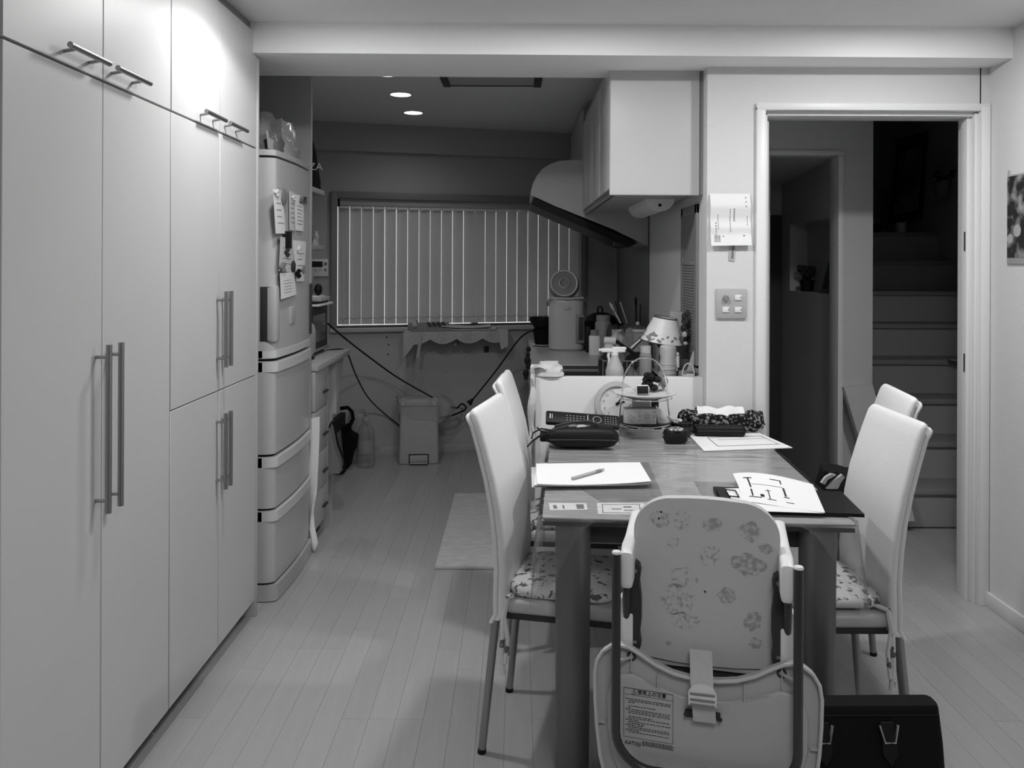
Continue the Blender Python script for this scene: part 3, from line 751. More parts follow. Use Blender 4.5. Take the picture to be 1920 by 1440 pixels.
for i, (s0, s1, m, lab) in enumerate(((-.52, -.16, 'lgrey', 'lower magazine on the lace covered shelf'), (-.54, -.20, 'paperg', 'curled upper magazine on the lace covered shelf'))):
    f = lambda u, v, i=i, s0=s0, s1=s1: sh(s0 + (s1-s0)*u, .04 + .17*v) + Vector((0, 0, .914 + .012*(i+1) + (.02 if i else .003)*abs(u-.6)**2*2))
    b = B(); b.grid(f, 8, 3, .010 if i == 0 else .006); tag(ob('magazine', b, m), lab, 'magazine', 'magazines on the window shelf')
b = B(); b.grid(quadfn(PB(788, 622, .24), PB(793, 622, .24), PB(786, 671, .22), PB(780, 671, .22)), 1, 4, .004); tag(ob('paper_strip', b, 'lgrey'), 'pale strip hanging from the telephone shelf', 'strip')
p = PB(912, 655, .0)
t = thing('wall_outlet', 'dark square outlet on the wall below the window shelf', 'outlet', tuple(p), math.atan(WM))
b = B(); b.box(-.018, .018, -.008, .0, -.023, .023, .002); ob('plate', b, 'dark', t)
# bin
TB = thing('pedal_bin', 'pale rectangular pedal bin lined with a clear plastic bag', 'bin', (-.695, 5.86, 0), .10)
b = B(); b.loft([[Vector((x, y, z)) for x, y in rrect(w, d, .02)] for z, w, d in ((.004, .275, .22), (.012, .28, .225), (.40, .262, .21))]); ob('body', b, 'fridge', TB)
b = B(); b.loft([[Vector((x, y, z)) for x, y in rrect(w, d, .025)] for z, w, d in ((.405, .276, .222), (.43, .278, .224), (.447, .25, .20))]); ob('lid', b, 'lgrey', TB)
b = B(); b.box(-.062, .062, -.150, -.112, .010, .018, .003); b.box(-.062, .062, -.1215, -.1165, .02, .066, .003); ob('pedal', b, 'lgrey', TB)
b = B(); b.box(-.069, .069, -.1155, -.108, .006, .072, .002); ob('pedal_recess', b, 'black', TB)
def binbag(u, v):
    a = 2*math.pi*u; r = 1 + .05*math.sin(7*a) + .04*math.sin(13*a + v*5)
    x, y = .155*math.copysign(abs(math.cos(a))**.5, math.cos(a)), .125*math.copysign(abs(math.sin(a))**.5, math.sin(a))
    ex = .10*max(0, math.cos(a))**3 * math.sin(v*math.pi)
    return Vector((x*r + ex, y*r, .46 - .14*v - .05*v*math.cos(a)))
b = B(); b.grid(binbag, 40, 8); ob('liner', b, 'bag', TB)
# bottle
t = thing('plastic_bottle', 'large clear plastic bottle standing on the kitchen floor', 'bottle', (-1.04, 5.68, 0))
b = B(); b.lathe([(0, .004), (.05, .0), (.06, .012), (.06, .08), (.057, .085), (.06, .09), (.06, .19), (.057, .2), (.06, .21), (.055, .25), (.03, .30), (.02, .315), (.02, .335)], n=24); ob('body', b, 'bottle', t)
b = B(); b.lathe([(0, .34), (.021, .34), (.021, .318)], n=16); ob('cap', b, 'lgrey', t)
b = B(); b.lathe([(.0605, .10), (.0605, .185)], n=24); ob('label', b, 'bag', t)
t = thing('clear_bag', 'crumpled clear plastic bag on the floor behind the bottle', 'bag', (-1.14, 5.78, 0))
b = B(); lump(b, -1.12, 5.80, 0, .09, .07, .36, seed=12, amp=.14); ob('bag', b, 'bag', t, w=True)
# black bag with strap
t = thing('strapped_black_bag', 'black bag with a looped strap standing on the floor past the side counter', 'bag', (-1.15, 5.6, 0))
b = B()
P = [PD(u, v, 5.6) for u, v in ((641, 800), (650, 798), (655, 812), (668, 820), (666, 842), (660, 850), (654, 876), (648, 874), (645, 840))]
b.prism([(q.x, q.z) for q in P], lambda a, c, tt: Vector((a, tt, c)), 5.56, 5.70); ob('pouch', b, 'blackm', t, w=True)
b = B(); b.tube([PD(u, v, 5.585) for u, v in ((638, 766), (652, 764), (660, 772), (662, 785), (655, 800), (648, 808))], .013, 6); ob('strap', b, 'blackm', t, w=True)
b = B(); b.box(PD(638, 775, 5.585).x, PD(648, 775, 5.585).x, 4.96, 5.5855, PD(640, 797, 5.585).z, PD(640, 773, 5.585).z); ob('buckle_tab', b, 'black', t, w=True)
t = thing('grey_tote', 'grey cloth bag hanging against the drawer unit end', 'bag', (-1.05, 4.45, .3))
b = B()
P = [PD(u, v, 4.5) for u, v in ((617, 800), (622, 792), (630, 830), (640, 866), (640, 884), (619, 884))]
b.prism([(q.x, q.z) for q in P], lambda a, c, tt: Vector((a, tt, c)), 4.45, 4.52); ob('bag', b, 'mid', t, w=True)
b = B(); b.tube([PD(u, v, 4.44) for u, v in ((618, 800), (622, 790), (627, 800), (634, 835), (643, 858))], .006, 6); ob('cord', b, 'black', t, w=True)
p = PZ(637, 884, .02); b = B(); b.ball((p.x, p.y, .03), .045, .03, .03, 10); tag(ob('black_plug', b, 'black'), 'rounded black plug lying on the floor by the drawer unit', 'plug')
# cords
def cord(pts, r, m, label, name='electric_cable'):
    pts = [Vector(p) for p in pts]; out = []
    for i in range(len(pts) - 1):
        p0, p1, p2, p3 = pts[max(i-1, 0)], pts[i], pts[i+1], pts[min(i+2, len(pts)-1)]
        for k in range(4):
            s = k/4; out.append(.5*((2*p1) + (p2-p0)*s + (2*p0-5*p1+4*p2-p3)*s*s + (3*p1-p0-3*p2+p3)*s**3))
    out.append(pts[-1]); b = B(); b.tube(out, r, 6); return tag(ob(name, b, m), label, 'cord')
cord([PD(615, 607, 4.85), PD(650, 637, 5.2), PD(690, 668, 5.6), PD(738, 703, 5.8), PD(780, 728, 5.78), PD(811, 745, 5.74)], .0062, 'black', 'black cord stretched from the oven down to the pedal bin')
cord([PD(612, 657, 4.80), PD(640, 655, 4.84), PD(652, 664, 4.92), PD(668, 705, 5.3), PD(690, 745, 5.7), PD(720, 775, 5.95), PD(752, 800, 6.0)], .0050, 'black', 'black cord drooping off the side counter behind the bin')
cord([PD(678, 735, 5.98), PD(700, 765, 6.0), PD(725, 790, 6.03), PD(752, 808, 6.04)], .003, 'mid', 'thin grey cord along the back wall left of the bin')
cord([PD(1000, 621, 5.5), PD(990, 623, 5.55), PD(970, 640, 5.6), PD(930, 695, 5.75), PD(890, 745, 5.9), PD(882, 753, 5.9)], .0060, 'black', 'black cord running from the worktop down to the extension socket')
cord([PD(845, 763, 5.92), PD(857, 765, 5.92), PD(866, 757, 5.92), PD(874, 764, 5.92), PD(868, 770, 5.92), PD(850, 778, 5.93), PD(822, 784, 5.94), PD(800, 790, 6.02)], .0065, 'black', 'thick black plug lead looped at the extension socket')
cord([PD(866, 775, 6.02), PD(862, 790, 6.04), PD(850, 803, 6.04), PD(822, 808, 6.05)], .003, 'mid', 'thin grey lead below the extension socket')
t = thing('extension_socket', 'small pale extension socket hanging by the back wall', 'socket', tuple(PD(867, 768, 5.94)))
X = Matrix.Rotation(math.radians(-35), 4, 'Y'); b = B(); b.box(-.014, .014, .0, .03, -.025, .025, .005, xf=X); ob('body', b, 'lgrey', t)
b = B()
for z_ in (-.012, .01): b.box(-.006, .008, -.002, .0, z_ - .004, z_ + .004, xf=X)
ob('slot', b, 'dark', t)
b = B(); b.tube([PD(879, 757, 5.91), PD(887, 748, 5.91)], [.022, .008], 10); tag(ob('power_plug', b, 'black'), 'black conical plug above the extension socket', 'plug')
# kitchen mat
b = B(); b.grid(lambda u, v: Vector((-.375 + .42*u, 3.79 + 1.22*v, .006 + .0012*math.sin(u*20)*math.sin(v*40))), 16, 24, .005)
km = thing('kitchen_mat', 'pale thin kitchen mat on the floor beside the counter', 'mat', (-.165, 4.4, 0))
ob('mat', b, 'rug', km, w=True)
b = B(); b.box(-.375, .045, 3.775, 3.792, .0005, .009, .002); ob('hem', b, 'lgrey', km, w=True)
# ------------------------------------------------------------------ KITCHEN COUNTER, HOOD, HANGING CABINETS
CZ = .85
KT = thing('kitchen_counter', 'long kitchen counter with sink behind the low partition', 'counter', (.43, 4.9, 0))
xk0, xk1 = .076, .774
yk1 = WY0 + WM*.1 - .06
b = B(); b.box(xk0 + .03, xk1, YP + .06, 3.66, .08, .806); b.box(xk0 + .03, xk1, 4.52, yk1, .08, .806); b.box(xk0+.03, xk1, 3.66, 4.52, .08, .60); ob('carcass', b, 'cabin', KT, w=True)
b = B()
b.box(xk0, xk1, 4.50, yk1, .81, CZ, .004); b.box(xk0, xk1, YP + .057, 3.67, .81, CZ, .004); b.box(xk0, .15, 3.67, 4.50, .81, CZ, .004); b.box(.70, xk1, 3.67, 4.50, .81, CZ, .004)
ob('worktop', b, 'worktop', KT, w=True)
b = B()
b.box(.15, .70, 3.67, 4.50, .62, .63); b.box(.145, .15, 3.67, 4.5, .62, .845); b.box(.70, .705, 3.67, 4.5, .62, .845); b.box(.15, .70, 4.495, 4.5, .62, .845); b.box(.15, .70, 3.665, 3.67, .62, .845)
ob('sink_basin', b, 'sink', KT, w=True)
b = B(); b.box(.15, .70, 4.44, 4.455, .82, .832, .002); ob('sink_ledge', b, 'mid', KT, w=True)
y = YP + .07
for i, w_ in enumerate((.45, .45, .45, .45, .45, .40)):
    if y + w_ > yk1: w_ = yk1 - y
    b = B(); b.box(xk0 + .008, xk0 + .028, y + .002, y + w_ - .002, .09, .80, .002); d = ob('door', b, 'fridge', KT, w=True); y += w_
    b = B(); b.box(xk0 - .008, xk0 + .008, y - w_/2 - .06, y - w_/2 + .06, .755, .765, .002); q = ob('handle', b, 'steel', d); q.data.transform(Matrix.Translation((-.43, -4.9, 0)))
b = B(); b.box(xk0 + .06, xk1, YP + .06, yk1, 0, .08); ob('plinth', b, 'kick', KT, w=True)
t = thing('tap', 'steel kitchen tap at the sink beside the right wall', 'tap', (.735, 4.1, CZ))
b = B(); b.cyl((0, 0, 0), (0, 0, .06), .022); b.tube([(0, 0, .05), (0, 0, .16), (-.03, 0, .19), (-.12, 0, .18), (-.17, 0, .13)], .011, 10); ob('spout', b, 'steel', t)
b = B(); b.tube([(0, 0, .06), (.01, .05, .085)], .007); ob('lever', b, 'steel', t)
# hanging cabinet
HC = thing('hanging_cabinet', 'white wall hung kitchen cabinet over the counter opening', 'cabinet', (.58, 4.2, 1.69))
hx0, hx1, hy0, hy1, hz0, hz1 = .385, .765, 3.482, 5.03, 1.689, 2.30
b = B(); b.box(hx0 + .022, hx1, hy0 + .02, hy1, hz0 + .025, hz1); ob('carcass', b, 'lgrey', HC, w=True)
b = B(); b.box(hx0, hx1, hy0, hy0 + .02, hz0, hz1 - .062, .006, 3); ob('end_panel', b, 'cab', HC, w=True)
b = B(); b.box(hx1 + .002, .780, hy0 + .006, hy0 + .022, hz0 + .005, hz1 - .06); ob('filler', b, 'mid', HC, w=True)
n_ = 4; dw = (hy1 - hy0 - .022) / n_
for i in range(n_):
    y0 = hy0 + .022 + i*dw
    b = B(); b.box(hx0, hx0 + .02, y0 + .0015, y0 + dw - .0015, hz0 + .03, hz1 - .07, .002); ob('door', b, 'cab', HC, w=True)
b = B(); b.box(hx0 + .012, hx0 + .03, hy0 + .02, hy1, hz0 + .002, hz0 + .028, .002); ob('grip_rail', b, 'steel', HC, w=True)
b = B(); b.box(hx0 + .03, hx1, hy0 + .02, hy1, hz0 + .014, hz0 + .026); ob('bottom_panel', b, 'lgrey', HC, w=True)
t = thing('duct_cabinet', 'dark tall box housing above the range hood beside the ceiling', 'cabinet', (.58, 5.6, 2.02))
b = B(); b.box(.402, .774, 5.05, 6.20, 2.012, 2.36, .003); ob('housing', b, 'mid', t, w=True)
b = B(); b.box(.392, .402, 5.06, 6.18, 2.02, 2.35, .002); ob('door', b, 'hood', t, w=True)
# under cabinet lamp
t = thing('sink_lamp', 'white half round lamp fixed under the hanging cabinet', 'lamp', (.662, 4.17, hz0 + .014))
b = B(); b.prism([(.066*math.cos(math.pi*i/12), -.056*math.sin(math.pi*i/12)) for i in range(13)], lambda a, c, tt: Vector((a, tt, c)), -.28, .30); ob('diffuser', b, 'white', t)
b = B(); b.prism([(.068*math.cos(math.pi*i/12), -.058*math.sin(math.pi*i/12)) for i in range(13)], lambda a, c, tt: Vector((a, tt, c)), -.31, -.28); ob('end_cap', b, 'white', t)
b = B(); b.cyl((.0, -.3115, -.028), (.0, -.309, -.028), .008, n=12); ob('cord_hole', b, 'black', t)
# range hood
RH = thing('range_hood', 'rounded pale range hood with sloping underside above the stove', 'range hood', (.45, 5.2, 1.75))
P = [PD(u, v, 4.92) for u, v in ((1219, 462), (1150, 430), (1090, 406), (1040, 386), (996, 366), (996, 356), (999, 345), (1006, 330), (1017, 317), (1031, 308), (1048, 302), (1065, 300), (1219, 300))]
cx = .776
b = B(); b.prism([(min(q.x, cx), q.z) for q in P], lambda a, c, tt: Vector((a, tt, c)), 4.92, 5.55); ob('shell', b, 'hood', RH, w=True)
a0, a1 = PD(1000, 370, 4.93), PD(1195, 455, 4.93)
nrm = Vector((a1.z - a0.z, 0, -(a1.x - a0.x))).normalized()
b = B(); b.prism([(a0.x, a0.z - .002), (a1.x, a1.z - .002), ((a1 + nrm*.05).x - .03, (a1 + nrm*.03).z), ((a0 + nrm*.05).x + .005, (a0 + nrm*.045).z)], lambda a, c, tt: Vector((a, tt, c)), 4.925, 5.54); ob('filter', b, 'black', RH, w=True)
p = PD(1165, 455, 4.92); b = B(); b.box(p.x - .04, p.x + .04, 4.93, 5.0, p.z - .02, p.z + .005, .004); ob('switch_bar', b, 'dark', RH, w=True)
# ------------------------------------------------------------------ things on the counter
t = thing('hot_water_pot', 'pale electric hot water pot with its round lid raised', 'water pot', (.311, 5.31, CZ))
b = B(); b.loft([[Vector((x, y, z)) for x, y in rrect(w, w, r)] for z, w, r in ((.0, .20, .06), (.012, .222, .065), (.30, .222, .065), (.318, .224, .08), (.33, .215, .09))]); ob('body', b, 'fridge', t)
b = B(); b.lathe([(.10, .325), (.104, .335), (.085, .335), (.08, .30), (0, .30)], n=28); ob('rim', b, 'mid', t)
X = Matrix.Translation((-.01, .07, .42)) @ Matrix.Rotation(math.radians(72), 4, 'X')
b = B(); b.lathe([(0, .01), (.022, .012), (.03, .022), (.034, .01), (.05, .008), (.078, .008), (.086, .018), (.092, .012), (.098, -.01), (.10, -.03), (0, -.035)], n=32, xf=X); ld = ob('lid', b, 'mid', t)
b = B(); b.lathe([(.080, .012), (.086, .020), (.091, .012)], n=32, xf=X); b.lathe([(.026, .014), (.03, .024), (.034, .012)], n=24, xf=X); ob('lid_ring', b, 'white', ld)
b = B(); b.tube([(-.12, 0, .28), (-.123, -.05, .31), (-.1, -.11, .335), (0, -.13, .33), (.1, -.11, .335), (.123, -.05, .31), (.12, 0, .28)], .007, 8); ob('handle', b, 'lgrey', t)
b = B(); b.box(.055, .108, -.115, -.108, .05, .23, .006); ob('control_panel', b, 'mid', t)
b = B(); b.box(.072, .102, -.118, -.114, .07, .215, .003); ob('level_window', b, 'dark', t)
b = B(); b.box(-.02, .02, -.121, -.11, .262, .282, .004); ob('latch', b, 'lgrey', t)
t = thing('black_bowl', 'wide black bowl stacked upon the black basin beside the water pot', 'bowl', (.165, 5.56, CZ + .115), 0, 'black basins by the window')
b = B(); b.lathe([(0, 0), (.05, 0), (.085, .05), (.088, .075), (.084, .075), (.08, .05), (.045, .008), (0, .008)], n=24); ob('bowl', b, 'black', t)
t = thing('black_basin', 'black basin below the wide black bowl beside the water pot', 'bowl', (.17, 5.56, CZ + .012), 0, 'black basins by the window')
b = B(); b.lathe([(0, 0), (.055, 0), (.066, .10), (.062, .10), (.05, .006), (0, .006)], n=24); ob('bowl', b, 'blackm', t)
b = B(); b.lathe([(0, 0), (.05, 0), (.085, .010), (.083, .012), (.05, .004), (0, .004)], c=(.175, 5.54, CZ), n=24); tag(ob('white_plate', b, 'white'), 'white plate under the black basin by the water pot', 'plate')
t = thing('cooking_pot', 'black cooking pot with domed lid on the stove', 'pot', (.555, 5.55, CZ + .02))
b = B(); b.lathe([(0, 0), (.095, 0), (.11, .02), (.113, .15), (.108, .15), (.1, .01), (0, .01)], n=28); ob('body', b, 'black', t)
b = B(); b.lathe([(.113, .152), (.10, .175), (.05, .2), (0, .205)], n=28); ld = ob('lid', b, 'black', t)
b = B(); b.tube([(-.02, 0, .20), (-.015, 0, .235), (.0, 0, .243), (.012, 0, .235), (.015, 0, .20)], .006, 6); ob('lid_knob', b, 'black', ld)
for s in (-1, 1):
    b = B(); b.tube([(s*.11, -.03, .12), (s*.15, -.02, .13), (s*.15, .02, .13), (s*.11, .03, .12)], .008, 6); ob('handle', b, 'black', t)
t = thing('stove', 'low dark gas stove top set behind the jars', 'stove', (.45, 5.55, CZ))
b = B(); b.box(.29 - .45 + .14, .30, -.28, .28, 0, .018, .004); ob('plate', b, 'black', t)
for x_ in (.10, .10):
    pass
b = B()
for a in range(6): b.tube([(.105 + .05*math.cos(a*1.047), .05*math.sin(a*1.047), .019), (.105 + .10*math.cos(a*1.047), .10*math.sin(a*1.047), .0195)], .004, 4)
ob('pan_support', b, 'dark', t)
t = thing('storage_jar', 'dull grey lidded jar behind the white cup bottle', 'jar', (.52, 5.02, CZ))
b = B(); b.lathe([(0, 0), (.045, 0), (.05, .01), (.05, .19), (.04, .205), (.038, .21), (0, .21)], n=20); ob('body', b, 'mid', t)
b = B(); b.lathe([(.042, .208), (.043, .238), (0, .24)], n=20); ob('lid', b, 'mid', t)
t = thing('white_bottle', 'short white bottle with grey cap beside the water pot', 'bottle', (.467, 5.0, CZ))
b = B(); b.loft([[Vector((x, y, z)) for x, y in rrect(w, w*.8, .018)] for z, w in ((0, .066), (.006, .07), (.108, .07), (.116, .064))]); ob('body', b, 'white', t)
b = B(); b.cyl((0, 0, .116), (0, 0, .15), .027); ob('cap', b, 'mid', t)
b = B(); b.box(.425, .452, 5.12, 5.2, CZ, CZ + .16, .004); tag(ob('black_canister', b, 'black'), 'narrow black canister between water pot and jar', 'canister')
# spray bottle
t = thing('spray_bottle', 'translucent pale spray bottle standing just behind the partition', 'bottle', (.424, 3.605, CZ))
b = B(); b.lathe([(0, 0), (.036, 0), (.04, .006), (.04, .085), (.036, .10), (.018, .14), (.014, .155), (.014, .165)], n=20); ob('body', b, 'lgrey', t)
b = B(); b.cyl((0, 0, .152), (0, 0, .168), .016); b.box(-.06, .045, -.011, .011, .165, .182, .004); b.box(-.012, .05, -.012, .012, .175, .188, .005); ob('head', b, 'white', t)
b = B(); b.tube([(-.025, 0, .165), (-.028, 0, .15), (-.024, 0, .13), (-.030, 0, .108)], [.008, .007, .005, .003], 6); ob('trigger', b, 'white', t)
b = B(); b.cyl((-.07, 0, .174), (-.058, 0, .174), .006); ob('nozzle', b, 'white', t)
# long brush / pan handle
t = thing('dish_brush', 'white headed brush with a long black handle over the sink', 'brush', tuple(PD(1143, 642, 4.35)))
a, c, e = PD(1134, 639, 4.4), PD(1156, 640, 4.38), PD(1210, 679, 4.2)
b = B(); b.tube([a, c], .022, 12); ob('head', b, 'white', t, w=True)
b = B(); b.tube([PD(1143, 645, 4.4), PD(1143, 658, 4.4)], [.028, .032], 14); ob('collar', b, 'white', t, w=True)
b = B(); b.tube([c, e], [.009, .011], 8); ob('handle', b, 'black', t, w=True)
t = thing('dish_drainer', 'dark cluttered dish drainer basket on the worktop edge of the sink', 'drainer', (.56, 4.42, .70))
b = B(); b.box(.44, .69, 4.25, 4.49, .70, .715)
for i in range(9): b.tube([(.44 + i*.031, 4.25, .715), (.44 + i*.031, 4.25, .90)], .003, 4); b.tube([(.44 + i*.031, 4.49, .715), (.44 + i*.031, 4.49, .90)], .003, 4)
b.tube([(.44, 4.25, .90), (.69, 4.25, .90), (.69, 4.49, .90), (.44, 4.49, .90)], .004, 5, closed=True); ob('basket', b, 'mid', t, w=True)
for i, (x_, z_, lab) in enumerate(((.50, .93, 'dark dish leaning at the left of the drainer'), (.58, .95, 'dark dish leaning in the middle of the drainer'), (.64, .92, 'dark dish leaning at the right of the drainer'))):
    X = Matrix.Translation((x_, 4.38, .85)) @ Matrix.Rotation(math.radians(70 + 6*i), 4, 'X') @ Matrix.Rotation(math.radians(15 - 10*i), 4, 'Y')
    b = B(); b.lathe([(0, 0), (.05, .002), (.085, .016), (.083, .02), (.05, .006), (0, .004)], n=20, xf=X); tag(ob('dish', b, 'dark' if i != 1 else 'mid'), lab, 'dish', 'dishes in the drainer')
# utensil holder etc.
t = thing('utensil_holder', 'dark holder bristling with kitchen utensils beside the stove', 'holder', (.62, 5.0, CZ))
b = B(); b.lathe([(0, 0), (.045, 0), (.05, .15), (.046, .15), (.04, .01), (0, .01)], n=18); ob('cup', b, 'black', t)
def utensil(u0, v0, u1, v1, D, m, label, head):
    a, c = PD(u0, v0, D), PD(u1, v1, D)
    t = thing('kitchen_utensil', label, 'utensil', tuple(c), 0, 'utensils in the dark holder')
    b = B(); b.tube([c, a], .005, 6); ob('handle', b, m, t, w=True)
    if head:
        b = B(); V = b.ball((0, 0, 0), .022, .009, .034, 10)
        d = (a - c).normalized(); q = d.to_track_quat('Z', 'Y').to_matrix().to_4x4(); q.translation = a
        for v in V: v.co = q @ v.co
        ob('bowl', b, m, t, w=True)
utensil(1148, 576, 1164, 606, 5.0, 'white', 'pale round headed spoon, leftmost of the utensils', True)
utensil(1153, 565, 1167, 606, 5.02, 'dark', 'dark handled utensil behind the pale spoon', False)
utensil(1163, 566, 1176, 606, 5.0, 'lgrey', 'long pale spoon handle, right of the pale round spoon', False)
utensil(1192, 566, 1194, 640, 5.05, 'black', 'upright black knife-like utensil over the sugar pot', True)
utensil(1201, 570, 1199, 640, 5.05, 'dark', 'short dark utensil, rightmost of the group', False)
t = thing('lidded_pot', 'pale ceramic pot with glass lid amid the counter clutter', 'pot', (.70, 4.82, CZ))
b = B(); b.lathe([(0, 0), (.04, 0), (.065, .06), (.068, .145), (.06, .15), (0, .15)], n=22); ob('body', b, 'lgrey', t)
b = B(); b.lathe([(.066, .152), (.04, .185), (.012, .195), (0, .196)], n=22); ld = ob('lid', b, 'greyglass', t)
b = B(); b.ball((0, 0, .203), .012); ob('knob', b, 'white', ld)
rndk = random.Random(4)
for i, (u, v, D, sx, h, m, lab) in enumerate(((1158, 640, 4.72, .055, .13, 'boxp', 'crumpled printed food packet left of the lamp shade'), (1182, 632, 4.66, .05, .10, 'bag', 'clear wrapped packet behind the white tub'), (1150, 634, 4.9, .05, .15, 'dark', 'dark packet beside the storage jar'))):
    p = PD(u, v, D); t = thing('food_packet', lab, 'packet', (p.x, D, CZ), 0, 'food packets on the worktop')
    b = B(); lump(b, p.x, D, CZ, sx, sx*.7, max(.06, p.z - CZ + h*.5), seed=20 + i, amp=.16); ob('packet', b, m, t, w=True)
t = thing('white_tub', 'small white rectangular tub left of the lamp shade', 'tub', tuple(PD(1199, 625, 4.6)))
p = PD(1199, 626, 4.6); b = B(); b.box(p.x - .03, p.x + .05, 4.58, 4.66, CZ, p.z + .01, .006); ob('tub', b, 'lgrey', t, w=True)
b = B(); b.box(p.x - .034, p.x + .054, 4.576, 4.664, p.z + .01, p.z + .022, .004); ob('lid', b, 'white', t, w=True)
# lamp with tilted shade
p = PD(1241, 640, 3.72)
t = thing('table_lamp', 'small table lamp with tilted white shade printed with leaves', 'lamp', (p.x, 3.72, CZ))
X = Matrix.Translation((p.x, 3.72, p.z - .004)) @ Matrix.Rotation(math.radians(8), 4, 'Y') @ Matrix.Rotation(math.radians(3), 4, 'X')
r0, r1, hh = .098, .052, .112
b = B(); b.lathe([(r0, 0), (r1, hh), (r1 - .002, hh), (r0 - .002, 0)], n=40, xf=X); sh_ = ob('lamp_shade', b, 'hcl', t, w=True)
b = B(); b.lathe([(r0 + .0006, 0), (r0 - .001, .004)], n=40, xf=X); b.lathe([(r1 + .0015, hh - .003), (r1 + .001, hh + .002), (r1 - .003, hh + .001)], n=40, xf=X); q = ob('shade_trim', b, 'dark', sh_); q.data.transform(Matrix.Translation(-t.location))
rr = random.Random(2); b = B()
for i in range(60):
    a = rr.uniform(0, 6.283); z0 = rr.uniform(.008, .042); sz = rr.uniform(.006, .015); ro = rr.uniform(-.8, .8)
    pts = []
    for k in range(8):
        th = k*math.pi/4; dx, dz = sz*.9*math.cos(th), sz*.5*math.sin(th)
        dx, dz = dx*math.cos(ro) - dz*math.sin(ro), dx*math.sin(ro) + dz*math.cos(ro)
        zz = z0 + dz; R = r0 + (r1 - r0)*zz/hh + .0007; aa = a + dx/R
        pts.append(X @ Vector((R*math.cos(aa), R*math.sin(aa), zz)))
    b.poly(pts, [tuple(range(8))])
q = ob('leaf_print', b, 'mid', sh_); q.data.transform(Matrix.Translation(-t.location)); q['kind'] = 'stuff'
b = B(); b.lathe([(0, 0), (.05, 0), (.05, .015), (.015, .03), (.012, .17), (.022, .185), (.022, .21)], n=18); ob('lamp_base', b, 'dark', t)
t = thing('tissue_pack', 'tilted pale printed carton standing behind the lamp shade', 'carton', (.73, 3.84, CZ))
p = PD(1264, 640, 3.84)
X = Matrix.Translation((p.x, 3.84, CZ + .004)) @ Matrix.Rotation(math.radians(4), 4, 'Y')
b = B(); b.box(-.04, .035, 0, .05, .0, .325, .004, xf=X); ob('carton', b, 'lgrey', t, w=True)
b = B(); b.box(.014, .022, -.001, 0, .275, .31, xf=X); b.box(-.025, .015, -.001, 0, .20, .215, xf=X); ob('print', b, 'dark', t, w=True)
# glass bottle, soap bottle
t = thing('glass_bottle', 'slim grey glass bottle right of the arched caddy handle', 'bottle', (.556, 3.59, CZ))
b = B(); b.lathe([(0, 0), (.024, 0), (.026, .005), (.026, .15), (.024, .16), (.022, .165), (.022, .19), (.02, .19)], n=20); ob('body', b, 'mid', t)
b = B(); b.lathe([(.0235, .165), (.0235, .195), (0, .196)], n=20); ob('cap', b, 'foil', t)
t = thing('detergent_bottle', 'large white detergent bottle standing under the lamp shade', 'bottle', (.657, 3.61, CZ))
b = B(); b.lathe([(0, 0), (.034, 0), (.037, .006), (.036, .10), (.037, .12), (.033, .14), (.038, .165), (.036, .188), (.028, .196), (0, .198)], n=24); ob('body', b, 'hctray', t)
b = B()
for i in range(3): b.lathe([(.0365, .07 + i*.02), (.038, .074 + i*.02), (.0365, .078 + i*.02)], n=24)
ob('grip_ring', b, 'lgrey', t)
t = thing('tiny_bucket', 'tiny white bucket ornament with arched handle behind the partition', 'bucket', (.737, 3.566, CZ))
b = B(); b.lathe([(0, 0), (.018, 0), (.026, .066), (.028, .068), (.028, .074), (.024, .074), (.017, .006), (0, .006)], n=20); ob('body', b, 'white', t)
b = B(); b.tube([(.026*math.cos(a), 0, .07 + .052*math.sin(a)) for a in [math.pi*i/12 for i in range(13)]], .0022, 6); ob('handle', b, 'white', t)
b = B(); b.lathe([(.0285, .066), (.0285, .07)], n=20); b.box(-.012, -.006, -.025, -.0235, .045, .055); b.box(.0, .006, -.026, -.0242, .048, .056); ob('print', b, 'dark', t)
# flowers and clutter at the right edge
t = thing('flower_vase', 'dark flowers in a slim glass at the right end of the counter', 'plant', (.752, 3.68, CZ))
b = B(); b.lathe([(0, 0), (.025, 0), (.028, .13), (.026, .13), (.023, .01), (0, .01)], n=16); ob('vase', b, 'greyglass', t)
b = B(); rr = random.Random(8)
for i in range(14):
    a = rr.uniform(0, 6.28); e = rr.uniform(.2, .9); tip = Vector((.020*e*math.cos(a), .045*e*math.sin(a), rr.uniform(.22, .33)))
    b.tube([(0, 0, .05), tip*.5 + Vector((0, 0, .06)), tip], [.002, .002, .0015], 4)
    b.ball(tip, .010, .014, .017, 6)
ob('flowers', b, 'leaf', t)
b = B(); b.ball((-.014, -.03, .24), .012, .01, .014, 8); b.ball((-.010, -.03, .20), .010, .01, .009, 8); ob('pale_flower', b, 'lgrey', t)
t = thing('card_rack', 'leaning pale cards and small bottles in a rack by the right wall', 'rack', (.742, 3.625, CZ))
X = Matrix.Rotation(math.radians(18), 4, 'Y')
b = B(); b.box(-.03, .02, -.02, -.016, .05, .17, .001, xf=X); b.box(-.015, .03, -.012, -.008, .04, .15, .001, xf=X); ob('card', b, 'lgrey', t)
b = B(); b.cyl((-.045, -.02, .10), (-.045, -.02, .15), .009); b.ball((-.045, -.02, .158), .008); b.ball((-.05, -.015, .09), .010); ob('stopper', b, 'white', t)
b = B(); b.box(-.04, .03, -.03, .03, 0, .085, .004); ob('box', b, 'mid', t)
t = thing('hanging_cloth', 'crumpled pale towel draped over the left end of the partition', 'towel', (.08, YP, .9))
b = B(); lump(b, .135, 3.505, .926, .062, .045, .060, seed=41, amp=.16); ob('towel', b, 'cloth', t, w=True)
